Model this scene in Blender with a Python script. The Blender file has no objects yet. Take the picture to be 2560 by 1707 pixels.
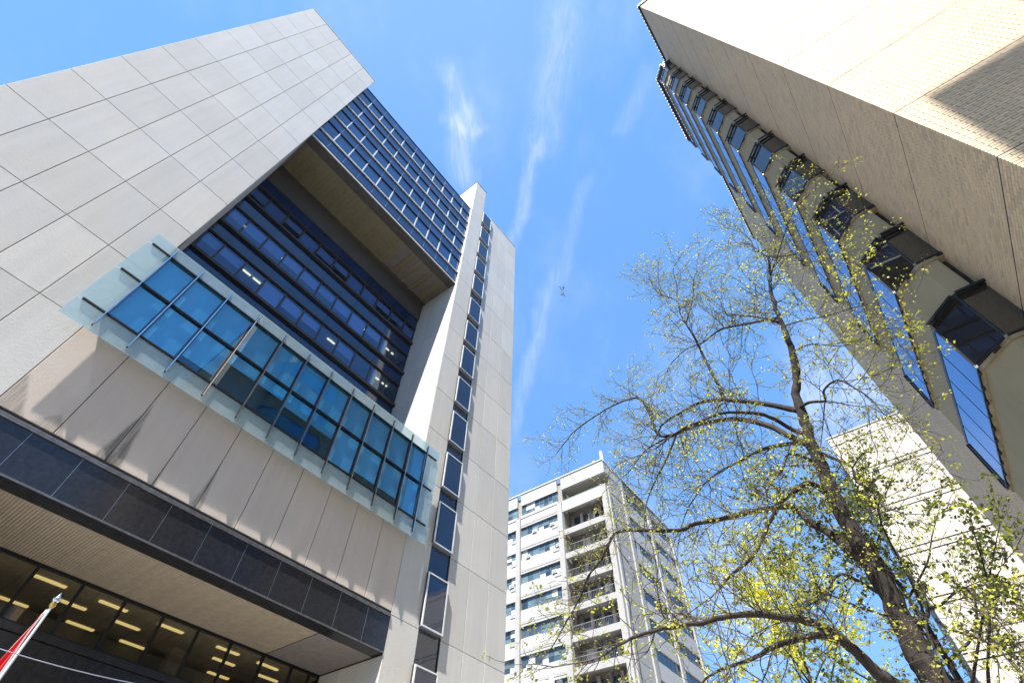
import bpy, math, random
import numpy as np
from mathutils import Vector, Matrix
random.seed(7); rng = np.random.default_rng(7)
R = math.radians
sc = bpy.context.scene
col = sc.collection

# ------------------------------------------------------------------ camera
EYE = 1.65
FPX = 1251.43                       # focal length in pixels of the 2560 px wide picture
PITCH, ROLL = R(52.5104), R(1.5614)
cp, sp = math.cos(PITCH), math.sin(PITCH)
FWD = np.array([0, cp, sp]); _r = np.array([1.0, 0, 0]); _u = np.array([0, -sp, cp])
RIGHT = math.cos(ROLL)*_r + math.sin(ROLL)*_u
UP = -math.sin(ROLL)*_r + math.cos(ROLL)*_u
cam = bpy.data.cameras.new('camera'); camo = bpy.data.objects.new('camera', cam); col.objects.link(camo)
cam.sensor_width = 36; cam.sensor_fit = 'HORIZONTAL'; cam.lens = FPX/2560*36
cam.clip_start = 0.05; cam.clip_end = 20000
M = Matrix([list(RIGHT)+[0], list(UP)+[0], list(-FWD)+[0], [0, 0, 0, 1]]).transposed()
M.translation = Vector((0, 0, EYE)); camo.matrix_world = M
sc.camera = camo
sc.cycles.max_bounces = 6; sc.cycles.diffuse_bounces = 3; sc.cycles.glossy_bounces = 3; sc.cycles.transmission_bounces = 2; sc.cycles.transparent_max_bounces = 8
sc.cycles.caustics_reflective = False; sc.cycles.caustics_refractive = False

def ray(x, y):
    v = FWD + RIGHT*(x-1280)/FPX + UP*(853.5-y)/FPX
    return v/np.linalg.norm(v)
def at(x, y, h):                    # point seen at picture position x, y that stands h metres away on plan
    v = ray(x, y); P = v*h/math.hypot(v[0], v[1]); P[2] += EYE
    return P

# ------------------------------------------------------------------ light
AZ_A, AZ_B = R(51.15), R(51.9)
_d = np.array([math.cos(AZ_A), math.sin(AZ_A), 0]); _n = np.array([-math.sin(AZ_A), math.cos(AZ_A), 0])
sunray = 3.6*_d + 1.0*_n + np.array([0, 0, -7.0]); sunray /= np.linalg.norm(sunray)
ts = -sunray
SUN_EL = math.asin(ts[2]); SUN_AZ = math.atan2(ts[0], ts[1])     # azimuth from +Y towards +X
sl = bpy.data.lights.new('sun', 'SUN'); sl.energy = 5.0; sl.angle = R(0.53); sl.color = (1.0, 0.955, 0.9)
so = bpy.data.objects.new('sun', sl); col.objects.link(so)
so.rotation_euler = Vector(ts).to_track_quat('Z', 'Y').to_euler(); so.location = (0, 0, 150)

world = bpy.data.worlds.new('World'); sc.world = world; world.use_nodes = True
sc.view_settings.view_transform = 'Standard'; sc.view_settings.look = 'None'
sc.view_settings.exposure = 1.55; sc.view_settings.gamma = 1.0
sc.view_settings.use_curve_mapping = False

class NT:
    """small helper to wire nodes"""
    def __init__(s, tree): s.t = tree; s.N = tree.nodes; s.L = tree.links
    def new(s, kind, **kw):
        n = s.N.new(kind)
        for k, v in kw.items(): setattr(n, k, v)
        return n
    def put(s, sock, v):
        if v is None: return
        if hasattr(v, 'bl_idname') or isinstance(v, bpy.types.NodeSocket): s.L.new(v, sock)
        else: sock.default_value = v
    def math(s, op, a, b=None, c=None, clamp=False):
        n = s.new('ShaderNodeMath', operation=op, use_clamp=clamp)
        s.put(n.inputs[0], a); s.put(n.inputs[1], b); s.put(n.inputs[2], c)
        return n.outputs[0]
    def vmath(s, op, a, b=None):
        n = s.new('ShaderNodeVectorMath', operation=op)
        s.put(n.inputs[0], a); s.put(n.inputs[1], b)
        return n.outputs['Value'] if op in ('DOT_PRODUCT', 'LENGTH') else n.outputs['Vector']
    def noise(s, vec, scale, detail=3, rough=0.55, dist=0.0, col=False):
        n = s.new('ShaderNodeTexNoise'); s.put(n.inputs['Vector'], vec)
        n.inputs['Scale'].default_value = scale; n.inputs['Detail'].default_value = detail
        n.inputs['Roughness'].default_value = rough; n.inputs['Distortion'].default_value = dist
        return n.outputs['Color' if col else 'Fac']
    def ramp(s, fac, stops):
        n = s.new('ShaderNodeValToRGB'); s.put(n.inputs[0], fac)
        e = n.color_ramp.elements
        while len(e) < len(stops): e.new(0.5)
        for i, (p, c) in enumerate(stops):
            e[i].position = p; e[i].color = (*c, 1) if len(c) == 3 else c
        return n.outputs[0]
    def mix(s, f, a, b, kind='MIX'):
        n = s.new('ShaderNodeMix', data_type='RGBA', blend_type=kind); n.clamp_factor = True
        s.put(n.inputs[0], f); s.put(n.inputs[6], a); s.put(n.inputs[7], b)
        return n.outputs[2]
    def maprange(s, v, a, b, c=0.0, d=1.0, smooth=True):
        n = s.new('ShaderNodeMapRange', interpolation_type='SMOOTHSTEP' if smooth else 'LINEAR'); n.clamp = True if not smooth else n.clamp
        s.put(n.inputs[0], v); n.inputs[1].default_value = a; n.inputs[2].default_value = b
        n.inputs[3].default_value = c; n.inputs[4].default_value = d
        return n.outputs[0]
    def mapping(s, vec, scale=(1, 1, 1), loc=(0, 0, 0), rot=(0, 0, 0)):
        n = s.new('ShaderNodeMapping'); s.put(n.inputs[0], vec)
        n.inputs[1].default_value = loc; n.inputs[2].default_value = rot; n.inputs[3].default_value = scale
        return n.outputs[0]

# sky with thin cirrus and two old vapour trails
w = NT(world.node_tree); w.N.clear()
sky = w.new('ShaderNodeTexSky', sky_type='NISHITA', sun_disc=False, sun_elevation=SUN_EL, sun_rotation=SUN_AZ,
            altitude=100, air_density=1.05, dust_density=0.25, ozone_density=2.2)
tc = w.new('ShaderNodeTexCoord'); dirv = tc.outputs['Generated']
warp = w.vmath('SUBTRACT', w.noise(dirv, 7.0, 4, col=True), (0.5, 0.5, 0.5))
warpf = w.new('ShaderNodeVectorMath', operation='SCALE'); w.put(warpf.inputs[0], warp); warpf.inputs[3].default_value = 0.07
dirw = w.vmath('ADD', dirv, warpf.outputs[0])
def basis(p0, p1):
    a, b = ray(*p0), ray(*p1); c = a+b; c /= np.linalg.norm(c)
    l = b-a; l -= c*(l@c); L_ = np.linalg.norm(l)/2; l /= np.linalg.norm(l); return c, l, np.cross(c, l), L_
def streak(p0, p1, width, soft=0.5):
    c, l, t, L_ = basis(p0, p1)
    u = w.math('ABSOLUTE', w.math('DIVIDE', w.vmath('DOT_PRODUCT', dirw, tuple(l)), L_))
    v = w.math('ABSOLUTE', w.math('DIVIDE', w.vmath('DOT_PRODUCT', dirw, tuple(t)), width))
    front = w.math('GREATER_THAN', w.vmath('DOT_PRODUCT', dirv, tuple(c)), 0.3)
    fu = w.maprange(u, 0.6, 1.05, 1, 0); fv = w.maprange(v, soft*0.1, 1.0, 1, 0)
    return w.math('MULTIPLY', w.math('MULTIPLY', fu, fv), front)
def add(a, b, k): return w.math('MULTIPLY_ADD', b, k, a)
fib = w.noise(w.mapping(dirv, scale=(46, 10, 6), rot=(0, 0, R(12))), 1.0, 9, 0.66, 1.4)
fibm = w.maprange(fib, 0.33, 0.72)
c1 = streak((1425, -60), (1345, 420), 0.055)
c1b = streak((1350, 330), (1280, 640), 0.022)
c2 = streak((1480, 420), (1380, 720), 0.02); c2b = streak((1392, 650), (1270, 1130), 0.022)
wsp = streak((1120, 150), (1185, 500), 0.036); wsp2 = streak((1085, 305), (1180, 330), 0.018); wsp3 = streak((1150, 270), (1205, 350), 0.03)
hz = streak((1950, 1010), (2300, 960), 0.14); hz2 = streak((1500, 1420), (2050, 1480), 0.16)
far = streak((700, -150), (1420, 150), 0.35)
far2 = streak((1560, 350), (1640, 150), 0.03)
cl = 0.0
for s_, k in ((c1, 0.24), (c1b, 0.28), (c2, 0.14), (c2b, 0.22), (wsp, 0.32), (wsp2, 0.25), (wsp3, 0.3), (hz, 0.5), (hz2, 0.4), (far2, 0.14)):
    cl = add(cl, s_, k)
cl = w.math('MULTIPLY', cl, w.math('MULTIPLY_ADD', fibm, 0.8, 0.35))
cl = add(cl, far, 0.08)
thin = w.maprange(w.noise(w.mapping(dirw, scale=(5, 3, 2)), 1.3, 5, 0.6), 0.42, 0.8)
cl = add(cl, thin, 0.16)
cl = w.math('MINIMUM', cl, 0.85)
gm = w.new('ShaderNodeGamma'); w.L.new(sky.outputs[0], gm.inputs[0]); gm.inputs[1].default_value = 0.42
skyc = w.mix(1.0, gm.outputs[0], (0.66, 1.23, 2.0, 1), 'MULTIPLY')
cloudc = (2.9, 3.25, 3.9, 1)
mixed = w.mix(cl, skyc, cloudc)
bg = w.new('ShaderNodeBackground'); w.put(bg.inputs[0], mixed); bg.inputs[1].default_value = 0.112
wo = w.new('ShaderNodeOutputWorld'); w.L.new(bg.outputs[0], wo.inputs[0])

# ------------------------------------------------------------------ materials
MATS = {}
def material(name):
    m = bpy.data.materials.new(name); m.use_nodes = True
    t = NT(m.node_tree); t.N.clear()
    out = t.new('ShaderNodeOutputMaterial'); p = t.new('ShaderNodeBsdfPrincipled'); t.L.new(p.outputs[0], out.inputs[0])
    MATS[name] = m
    return m, t, p, out
def bump(t, p, h, strength, dist):
    b = t.new('ShaderNodeBump'); b.inputs['Strength'].default_value = strength; b.inputs['Distance'].default_value = dist
    t.put(b.inputs['Height'], h); t.L.new(b.outputs[0], p.inputs['Normal'])
def simple(name, c, rough=0.6, metal=0.0, var=0.12, scale=3.0, spec=0.5, bmp=0.0, bscale=40, rnd=0.0):
    m, t, p, o = material(name)
    g = t.new('ShaderNodeNewGeometry').outputs['Position']
    f = t.noise(g, scale, 5, 0.6)
    lo = tuple(x*(1-var) for x in c); hi = tuple(min(1, x*(1+var)) for x in c)
    cc = t.ramp(f, [(0.3, lo), (0.7, hi)])
    if rnd:
        oi = t.new('ShaderNodeObjectInfo').outputs['Random']
        k = t.math('MULTIPLY_ADD', oi, 2*rnd, 1-rnd)
        cmb = t.new('ShaderNodeCombineColor'); [t.put(cmb.inputs[i], k) for i in range(3)]
        cc = t.mix(1.0, cc, cmb.outputs[0], 'MULTIPLY')
    t.put(p.inputs['Base Color'], cc)
    p.inputs['Roughness'].default_value = rough; p.inputs['Metallic'].default_value = metal
    p.inputs['Specular IOR Level'].default_value = spec
    if bmp: bump(t, p, t.noise(g, bscale, 4, 0.7), bmp, 0.02)
    return m
def concrete(name, c, stain=None, root=None, rnd=0.05):
    m, t, p, o = material(name)
    g = t.new('ShaderNodeNewGeometry').outputs['Position']
    big = t.noise(g, 0.45, 5, 0.62); fine = t.noise(g, 34, 4, 0.75)
    # weathering runs down the wall
    run = t.noise(t.mapping(g, scale=(2.4, 2.4, 0.16)), 1.0, 5, 0.6)
    k = t.math('ADD', t.math('MULTIPLY_ADD', big, 0.16, 0.82), t.math('MULTIPLY_ADD', fine, 0.26, -0.13))
    k = t.math('ADD', k, t.math('MULTIPLY_ADD', run, 0.22, -0.03))
    oi = t.new('ShaderNodeObjectInfo').outputs['Random']
    k = t.math('MULTIPLY', k, t.math('MULTIPLY_ADD', oi, 2*rnd, 1-rnd))
    tint = t.ramp(t.noise(g, 0.3, 3), [(0.35, (c[0]*0.99, c[1]*1.0, c[2]*1.005)), (0.65, (c[0]*1.02, c[1]*1.0, c[2]*0.965))])
    cmb = t.new('ShaderNodeCombineColor'); [t.put(cmb.inputs[i], k) for i in range(3)]
    cc = t.mix(1.0, tint, cmb.outputs[0], 'MULTIPLY')
    if stain:
        tcn = t.new('ShaderNodeTexCoord'); tcn.object = root
        sep = t.new('ShaderNodeSeparateXYZ'); t.L.new(tcn.outputs['Object'], sep.inputs[0])
        X, Z = sep.outputs[0], sep.outputs[2]
        wob = t.math('MULTIPLY_ADD', t.noise(g, 2.2, 5, 0.7), 0.5, -0.25)
        tot = None
        for xj, wd, z0, H, amt in stain:
            up_ = t.math('DIVIDE', t.math('SUBTRACT', Z, z0), H)
            wdt = t.math('MULTIPLY', t.math('SUBTRACT', 1.0, up_, clamp=True), wd)
            a = t.math('ABSOLUTE', t.math('ADD', t.math('SUBTRACT', X, xj), t.math('MULTIPLY', wob, wdt)))
            msk = t.maprange(t.math('SUBTRACT', wdt, a), -0.03, 0.13)
            msk = t.math('MULTIPLY', msk, amt)
            tot = msk if tot is None else t.math('MAXIMUM', tot, msk)
        stk = t.maprange(t.noise(t.mapping(g, scale=(7, 7, 0.5)), 1.0, 6, 0.7), 0.36, 0.62, 0.5, 1.0)
        tot = t.math('MULTIPLY', t.math('MULTIPLY', tot, stk), t.math('MULTIPLY_ADD', t.noise(g, 18, 4, 0.8), 0.9, 0.45), clamp=True)
        cc = t.mix(tot, cc, (0.085, 0.082, 0.066, 1))
    t.put(p.inputs['Base Color'], cc); p.inputs['Roughness'].default_value = 0.86; p.inputs['Specular IOR Level'].default_value = 0.25
    hgt = t.math('ADD', t.math('MULTIPLY', fine, 0.5), t.noise(g, 9, 5, 0.7))
    bump(t, p, hgt, 0.4, 0.02)
    return m
def glass_mirror(name, c, ior=1.9, rough=0.02, wave=0.0, rnd=0.0):
    m, t, p, o = material(name)
    g = t.new('ShaderNodeNewGeometry').outputs['Position']
    cc = t.ramp(t.noise(g, 0.6, 3), [(0.3, tuple(x*0.8 for x in c)), (0.7, tuple(x*1.2 for x in c))])
    if rnd:
        oi = t.new('ShaderNodeObjectInfo').outputs['Random']
        k = t.math('MULTIPLY_ADD', oi, 2*rnd, 1-rnd)
        cmb = t.new('ShaderNodeCombineColor'); [t.put(cmb.inputs[i], k) for i in range(3)]
        cc = t.mix(1.0, cc, cmb.outputs[0], 'MULTIPLY')
    t.put(p.inputs['Base Color'], cc)
    p.inputs['Roughness'].default_value = rough; p.inputs['IOR'].default_value = ior
    if wave: bump(t, p, t.noise(g, 0.9, 2), wave, 0.05)
    return m
def glass_clear(name, tint, refl=(1, 1, 1), ior=1.55, haze=0.0, hazec=(0.8, 0.88, 0.9), rough=0.01):
    """thin pane: see-through with a tint, mirror at grazing angles, optional milky coating"""
    m = bpy.data.materials.new(name); m.use_nodes = True; t = NT(m.node_tree); t.N.clear(); MATS[name] = m
    out = t.new('ShaderNodeOutputMaterial')
    tr = t.new('ShaderNodeBsdfTransparent'); tr.inputs[0].default_value = (*[c**0.5 for c in tint], 1)   # a pane has two faces
    base = tr.outputs[0]
    if haze:
        df = t.new('ShaderNodeBsdfTranslucent'); df.inputs[0].default_value = (*hazec, 1)
        dd = t.new('ShaderNodeBsdfDiffuse'); dd.inputs[0].default_value = (*hazec, 1)
        m2 = t.new('ShaderNodeMixShader'); m2.inputs[0].default_value = 0.5; t.L.new(df.outputs[0], m2.inputs[1]); t.L.new(dd.outputs[0], m2.inputs[2])
        g = t.new('ShaderNodeNewGeometry').outputs['Position']
        mx = t.new('ShaderNodeMixShader'); t.put(mx.inputs[0], t.math('MULTIPLY', t.math('MULTIPLY_ADD', t.noise(g, 1.5, 4), 0.6, 0.7), haze))
        t.L.new(base, mx.inputs[1]); t.L.new(m2.outputs[0], mx.inputs[2]); base = mx.outputs[0]
    gl = t.new('ShaderNodeBsdfGlossy'); gl.inputs[0].default_value = (*refl, 1); gl.inputs['Roughness'].default_value = rough
    fr = t.new('ShaderNodeFresnel'); bf = t.new('ShaderNodeNewGeometry').outputs['Backfacing']
    t.put(fr.inputs[0], t.math('MULTIPLY_ADD', bf, 1/ior-ior, ior))
    mx = t.new('ShaderNodeMixShader'); t.L.new(fr.outputs[0], mx.inputs[0]); t.L.new(base, mx.inputs[1]); t.L.new(gl.outputs[0], mx.inputs[2])
    t.L.new(mx.outputs[0], out.inputs[0])
    return m
def emitter(name, c, strength):
    m, t, p, o = material(name)
    g = t.new('ShaderNodeNewGeometry').outputs['Position']
    t.put(p.inputs['Base Color'], t.ramp(t.noise(g, 2, 2), [(0, (0.75, 0.72, 0.6)), (1, (0.8, 0.78, 0.65))]))
    p.inputs['Emission Color'].default_value = (*c, 1); p.inputs['Emission Strength'].default_value = strength
    return m

concrete('concrete', (0.56, 0.54, 0.505), rnd=0.05)
concrete('concrete_joint', (0.07, 0.065, 0.06))
concrete('concrete_dark', (0.10, 0.095, 0.09))
simple('mullion_dark', (0.02, 0.021, 0.025), 0.35, 0.5, spec=0.5)
simple('mullion_brown', (0.06, 0.052, 0.047), 0.5, 0.3)
simple('aluminium', (0.62, 0.63, 0.64), 0.32, 0.85)
simple('aluminium_pale', (0.75, 0.75, 0.73), 0.45, 0.25)
simple('chrome', (0.75, 0.76, 0.78), 0.12, 1.0)
simple('black_granite', (0.022, 0.022, 0.026), 0.16, 0.0, 0.35, 6, bmp=0.03, bscale=8)
simple('flashing', (0.16, 0.16, 0.16), 0.4, 0.6, 0.3, 5, bmp=0.25, bscale=5)
simple('dark_soffit', (0.075, 0.07, 0.065), 0.6, var=0.3)
simple('brown_soffit', (0.2, 0.175, 0.165), 0.7)
simple('beige_slat', (0.36, 0.30, 0.225), 0.65, var=0.1, rnd=0.05)
simple('olive_slat', (0.24, 0.21, 0.125), 0.65, var=0.15, rnd=0.08)
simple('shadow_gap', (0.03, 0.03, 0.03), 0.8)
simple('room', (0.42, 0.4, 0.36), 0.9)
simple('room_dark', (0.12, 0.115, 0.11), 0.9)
simple('ceiling_tile', (0.55, 0.54, 0.48), 0.9)
simple('blind', (0.40, 0.42, 0.44), 0.85, var=0.05, rnd=0.12)
simple('curtain', (0.62, 0.55, 0.43), 0.9)
emitter('tube_warm', (1.0, 0.78, 0.34), 0.75)
emitter('tube_yellow', (1.0, 0.83, 0.38), 0.42)
glass_mirror('glass_bridge', (0.012, 0.045, 0.13), 1.75, 0.03, 0.02, 0.15)
glass_mirror('glass_spandrel', (0.02, 0.045, 0.13), 1.62, 0.06, 0.03, 0.2)
glass_mirror('glass_strip', (0.012, 0.02, 0.05), 1.6, 0.03, 0.03, 0.2)
glass_clear('glass_recess', (0.42, 0.6, 0.92), (0.75, 0.85, 1.0), 1.6)
glass_mirror('glass_recess_spandrel', (0.008, 0.028, 0.085), 1.6, 0.07, 0.05, 0.2)
glass_clear('glass_entry', (0.5, 0.46, 0.38), (1, 1, 1), 1.5)
glass_clear('glass_screen', (0.72, 0.88, 0.9), (0.9, 0.97, 1.0), 1.5, haze=0.4, hazec=(0.66, 0.8, 0.84))
glass_clear('glass_oriel', (0.3, 0.68, 0.92), (0.85, 0.93, 1.0), 1.7)
simple('oriel_blind', (0.66, 0.72, 0.76), 0.9, var=0.04, rnd=0.15)
simple('oriel_box', (0.2, 0.24, 0.28), 0.6)
# brick building
def brick_colour(t, key, c):
    return t.ramp(key, [(0.0, tuple(x*0.74 for x in c)), (0.25, tuple(x*0.93 for x in c)), (0.6, c), (1.0, (c[0]*1.12, c[1]*1.1, c[2]*1.05))])
BR = (0.70, 0.54, 0.365)
m, t, p, o = material('brick')
g = t.new('ShaderNodeNewGeometry').outputs['Position']
at_ = t.new('ShaderNodeAttribute'); at_.attribute_name = 'tone'
oi = t.new('ShaderNodeObjectInfo').outputs['Random']
key = t.math('FRACT', t.math('ADD', at_.outputs['Fac'], t.math('MULTIPLY', oi, 0.999)))
cc = brick_colour(t, key, BR)
cc = t.mix(t.maprange(t.noise(g, 24, 5, 0.7), 0.35, 0.75), cc, (0.62, 0.47, 0.29, 1))
cc = t.mix(t.math('MULTIPLY', t.maprange(t.noise(t.mapping(g, scale=(.5, .5, .25)), 0.8, 5), 0.5, 0.75), 0.5), cc, (0.52, 0.44, 0.34, 1))
t.put(p.inputs['Base Color'], cc); p.inputs['Roughness'].default_value = 0.75; p.inputs['Specular IOR Level'].default_value = 0.35
bump(t, p, t.noise(g, 60, 4, 0.7), 0.3, 0.01)
simple('mortar', (0.06, 0.05, 0.042), 0.95, bmp=0.2)
simple('bay_panel', (0.33, 0.275, 0.17), 0.8, var=0.06, scale=1.2, bmp=0.08, bscale=20)
simple('bay_sill', (0.29, 0.235, 0.16), 0.8, var=0.45, scale=3.5, bmp=0.3, bscale=9)
simple('bay_frame', (0.018, 0.017, 0.018), 0.4, 0.3)
simple('weep_recess_dark', (0.025, 0.018, 0.015), 0.9, var=0.5)
simple('bracket', (0.3, 0.3, 0.3), 0.5, 0.2)
simple('coping', (0.028, 0.022, 0.02), 0.5)
simple('white_tile', (0.78, 0.77, 0.74), 0.6)
m, t, p, o = material('glass_bay_front')          # mirror finish; blue of the reflected sky put into the base colour
g = t.new('ShaderNodeNewGeometry').outputs['Position']
t.put(p.inputs['Base Color'], t.ramp(t.noise(g, 0.5, 2), [(0.3, (0.07, 0.21, 0.47)), (0.7, (0.11, 0.27, 0.55))])); p.inputs['Metallic'].default_value = 0.75; p.inputs['Roughness'].default_value = 0.03
glass_mirror('glass_bay', (0.035, 0.03, 0.025), 2.0, 0.015, 0.03, 0.2)
# brick seen too far away to tell the courses apart
def far_brick(root):
    m, t, p, o = material('brick_far')
    tcn = t.new('ShaderNodeTexCoord'); tcn.object = root
    sep = t.new('ShaderNodeSeparateXYZ'); t.L.new(tcn.outputs['Object'], sep.inputs[0])
    cm = t.new('ShaderNodeCombineXYZ'); t.L.new(t.math('ADD', sep.outputs[0], sep.outputs[1]), cm.inputs[0]); t.L.new(sep.outputs[2], cm.inputs[1])
    b = t.new('ShaderNodeTexBrick'); t.L.new(cm.outputs[0], b.inputs['Vector'])
    b.inputs['Color1'].default_value = (0.70, 0.53, 0.33, 1); b.inputs['Color2'].default_value = (0.58, 0.44, 0.28, 1); b.inputs['Mortar'].default_value = (0.17, 0.14, 0.115, 1)
    b.inputs['Scale'].default_value = 1; b.inputs['Brick Width'].default_value = 0.29; b.inputs['Row Height'].default_value = 0.0972; b.inputs['Mortar Size'].default_value = 0.007
    g = t.new('ShaderNodeNewGeometry').outputs['Position']
    cc = t.mix(t.math('MULTIPLY', t.maprange(t.noise(t.mapping(g, scale=(.6, .6, .2)), 0.7, 5), 0.45, 0.7), 0.4), b.outputs['Color'], (0.38, 0.33, 0.27, 1))
    t.put(p.inputs['Base Color'], cc); p.inputs['Roughness'].default_value = 0.8
    bump(t, p, t.math('SUBTRACT', 1.0, b.outputs['Fac']), 0.5, 0.01)

# ------------------------------------------------------------------ geometry helpers
def link(o, parent=None):
    col.objects.link(o)
    if parent is not None: o.parent = parent
    return o
def mesh(name, V, F, mat, parent=None, loc=(0, 0, 0), smooth=False, tone=None):
    me = bpy.data.meshes.new(name)
    V = np.asarray(V, dtype=np.float32).reshape(-1, 3)
    if isinstance(F, np.ndarray):
        k = F.shape[1]; nf = len(F)
        me.vertices.add(len(V)); me.vertices.foreach_set('co', V.ravel())
        me.loops.add(nf*k); me.loops.foreach_set('vertex_index', F.astype(np.int32).ravel())
        me.polygons.add(nf); me.polygons.foreach_set('loop_start', (np.arange(nf)*k).astype(np.int32))
        me.update(calc_edges=True)
    else:
        me.from_pydata([tuple(map(float, v)) for v in V], [], F)
    if smooth: me.polygons.foreach_set('use_smooth', np.ones(len(me.polygons), dtype=bool))
    if tone is not None:
        a = me.attributes.new('tone', 'FLOAT', 'FACE'); a.data.foreach_set('value', np.asarray(tone, dtype=np.float32))
    me.materials.append(MATS[mat] if isinstance(mat, str) else mat)
    me.update()
    o = bpy.data.objects.new(name, me); o.location = loc
    return link(o, parent)
def tag(o, label=None, cat=None, group=None, kind=None):
    if label: o['label'] = label
    if cat: o['category'] = cat
    if group: o['group'] = group
    if kind: o['kind'] = kind
    return o
BOXF = [(0, 3, 2, 1), (4, 5, 6, 7), (0, 1, 5, 4), (1, 2, 6, 5), (2, 3, 7, 6), (3, 0, 4, 7)]
def boxv(x0, x1, y0, y1, z0, z1):
    return [(x0, y0, z0), (x1, y0, z0), (x1, y1, z0), (x0, y1, z0), (x0, y0, z1), (x1, y0, z1), (x1, y1, z1), (x0, y1, z1)]
class MB:
    """collects shapes, becomes one mesh"""
    def __init__(s): s.V = []; s.F = []
    def box(s, x0, x1, y0, y1, z0, z1):
        k = len(s.V); s.V += boxv(x0, x1, y0, y1, z0, z1); s.F += [tuple(i+k for i in f) for f in BOXF]; return s
    def prism(s, pts, z0, z1):          # plan polygon, upright
        k = len(s.V); n = len(pts)
        s.V += [(x, y, z0) for x, y in pts]+[(x, y, z1) for x, y in pts]
        s.F += [tuple(k+i for i in reversed(range(n))), tuple(k+n+i for i in range(n))]
        s.F += [(k+i, k+(i+1) % n, k+n+(i+1) % n, k+n+i) for i in range(n)]
        return s
    def tube(s, pts, rad, k=8):
        V, F = tube_arrays(np.array(pts, float), np.array(rad, float), k); b = len(s.V)
        s.V += [tuple(v) for v in V]; s.F += [tuple(int(i)+b for i in f) for f in F]; return s
def tube_arrays(P, rad, k=8, cap=True):
    n = len(P); T = np.gradient(P, axis=0); T /= np.linalg.norm(T, axis=1)[:, None]+1e-9
    ref = np.array([0.31, 0.23, 0.92]); V = []
    a = np.arange(k)*2*math.pi/k
    for i in range(n):
        u = np.cross(T[i], ref); u /= np.linalg.norm(u)+1e-9; v = np.cross(T[i], u)
        V.append(P[i]+rad[i]*(np.cos(a)[:, None]*u+np.sin(a)[:, None]*v))
    V = np.concatenate(V); F = []
    for i in range(n-1):
        for j in range(k): F.append((i*k+j, i*k+(j+1) % k, (i+1)*k+(j+1) % k, (i+1)*k+j))
    return V, np.array(F)

class Bld:
    """a thing laid out in street coordinates: x along its front, y into it, z from the camera's eye level"""
    def __init__(s, name, az, x0, y0, label, cat, group=None):
        s.az = az; s.x0, s.y0 = x0, y0
        d = np.array([math.cos(az), math.sin(az), 0]); n = np.array([-math.sin(az), math.cos(az), 0])
        s.root = bpy.data.objects.new(name, None); s.root.location = d*x0+n*y0; s.root.rotation_euler = (0, 0, az)
        s.root.empty_display_size = 0.5
        link(s.root); tag(s.root, label, cat, group); s.cache = {}; s.d, s.n = d, n
    def world(s, x, y, z): return s.d*x+s.n*y+np.array([0, 0, z+EYE])
    def box(s, name, x0, x1, y0, y1, z0, z1, mat, parent=None, cham=0.0):
        dx, dy, dz = x1-x0, y1-y0, z1-z0
        key = (name, round(dx, 3), round(dy, 3), round(dz, 3), mat, cham)
        if key not in s.cache:
            me = bpy.data.meshes.new(name)
            if cham:                      # the street side edges are chamfered
                c = cham
                V = boxv(0, dx, c, dy, 0, dz)+[(c, 0, c), (dx-c, 0, c), (dx-c, 0, dz-c), (c, 0, dz-c)]
                F = [(0, 3, 2, 1), (4, 5, 6, 7), (1, 2, 6, 5), (2, 3, 7, 6), (3, 0, 4, 7), (8, 9, 10, 11), (0, 1, 9, 8), (1, 5, 10, 9), (5, 4, 11, 10), (4, 0, 8, 11)]
            else: V, F = boxv(0, dx, 0, dy, 0, dz), BOXF
            me.from_pydata(V, [], F); me.materials.append(MATS[mat]); s.cache[key] = me
        o = bpy.data.objects.new(name, s.cache[key])
        return s.put(o, x0, y0, z0, parent)
    def put(s, o, x, y, z, parent=None):
        L = Vector((x-s.x0, y-s.y0, z+EYE))
        if parent is not None: L = L-s.off(parent); link(o, parent)
        else: link(o, s.root)
        o.location = L
        return o
    def off(s, o):
        L = Vector((0, 0, 0))
        while o is not None and o is not s.root: L = L+o.location; o = o.parent
        return L
    def mb(s, name, mb, mat, parent=None, **kw):      # shapes given in street coordinates
        V = np.array(mb.V, float)-np.array([s.x0, s.y0, -EYE])
        o = mesh(name, V, mb.F, mat, None, **kw)
        o.parent = parent if parent is not None else s.root
        if parent is not None: o.location = -s.off(parent)
        return o

# ------------------------------------------------------------------ ground
m, t, p, o = material('asphalt')
g = t.new('ShaderNodeNewGeometry').outputs['Position']
t.put(p.inputs['Base Color'], t.ramp(t.noise(g, 1.3, 8, 0.7), [(0.3, (0.075, 0.075, 0.077)), (0.7, (0.125, 0.122, 0.118))])); p.inputs['Roughness'].default_value = 0.9
bump(t, p, t.noise(g, 80, 3), 0.4, 0.01)
simple('pavement', (0.42, 0.405, 0.375), 0.9, bmp=0.15)
S = 3000
tag(mesh('ground', [(-S, -S, 0), (S, -S, 0), (S, S, 0), (-S, S, 0)], [(0, 1, 2, 3)], 'asphalt'), kind='structure')
def strip(name, az, x0, x1, y0, y1, z0, z1, mat):
    mbx = MB().box(x0, x1, y0, y1, z0, z1); o = mesh(name, mbx.V, mbx.F, mat); o.rotation_euler = (0, 0, az); return tag(o, kind='structure')
strip('pavement', AZ_A, -60, 90, 12.5, 24.4, -0.05, 0.13, 'pavement')
strip('pavement', AZ_B, -60, 90, -5.8, 3.2, -0.05, 0.13, 'pavement')


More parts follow.
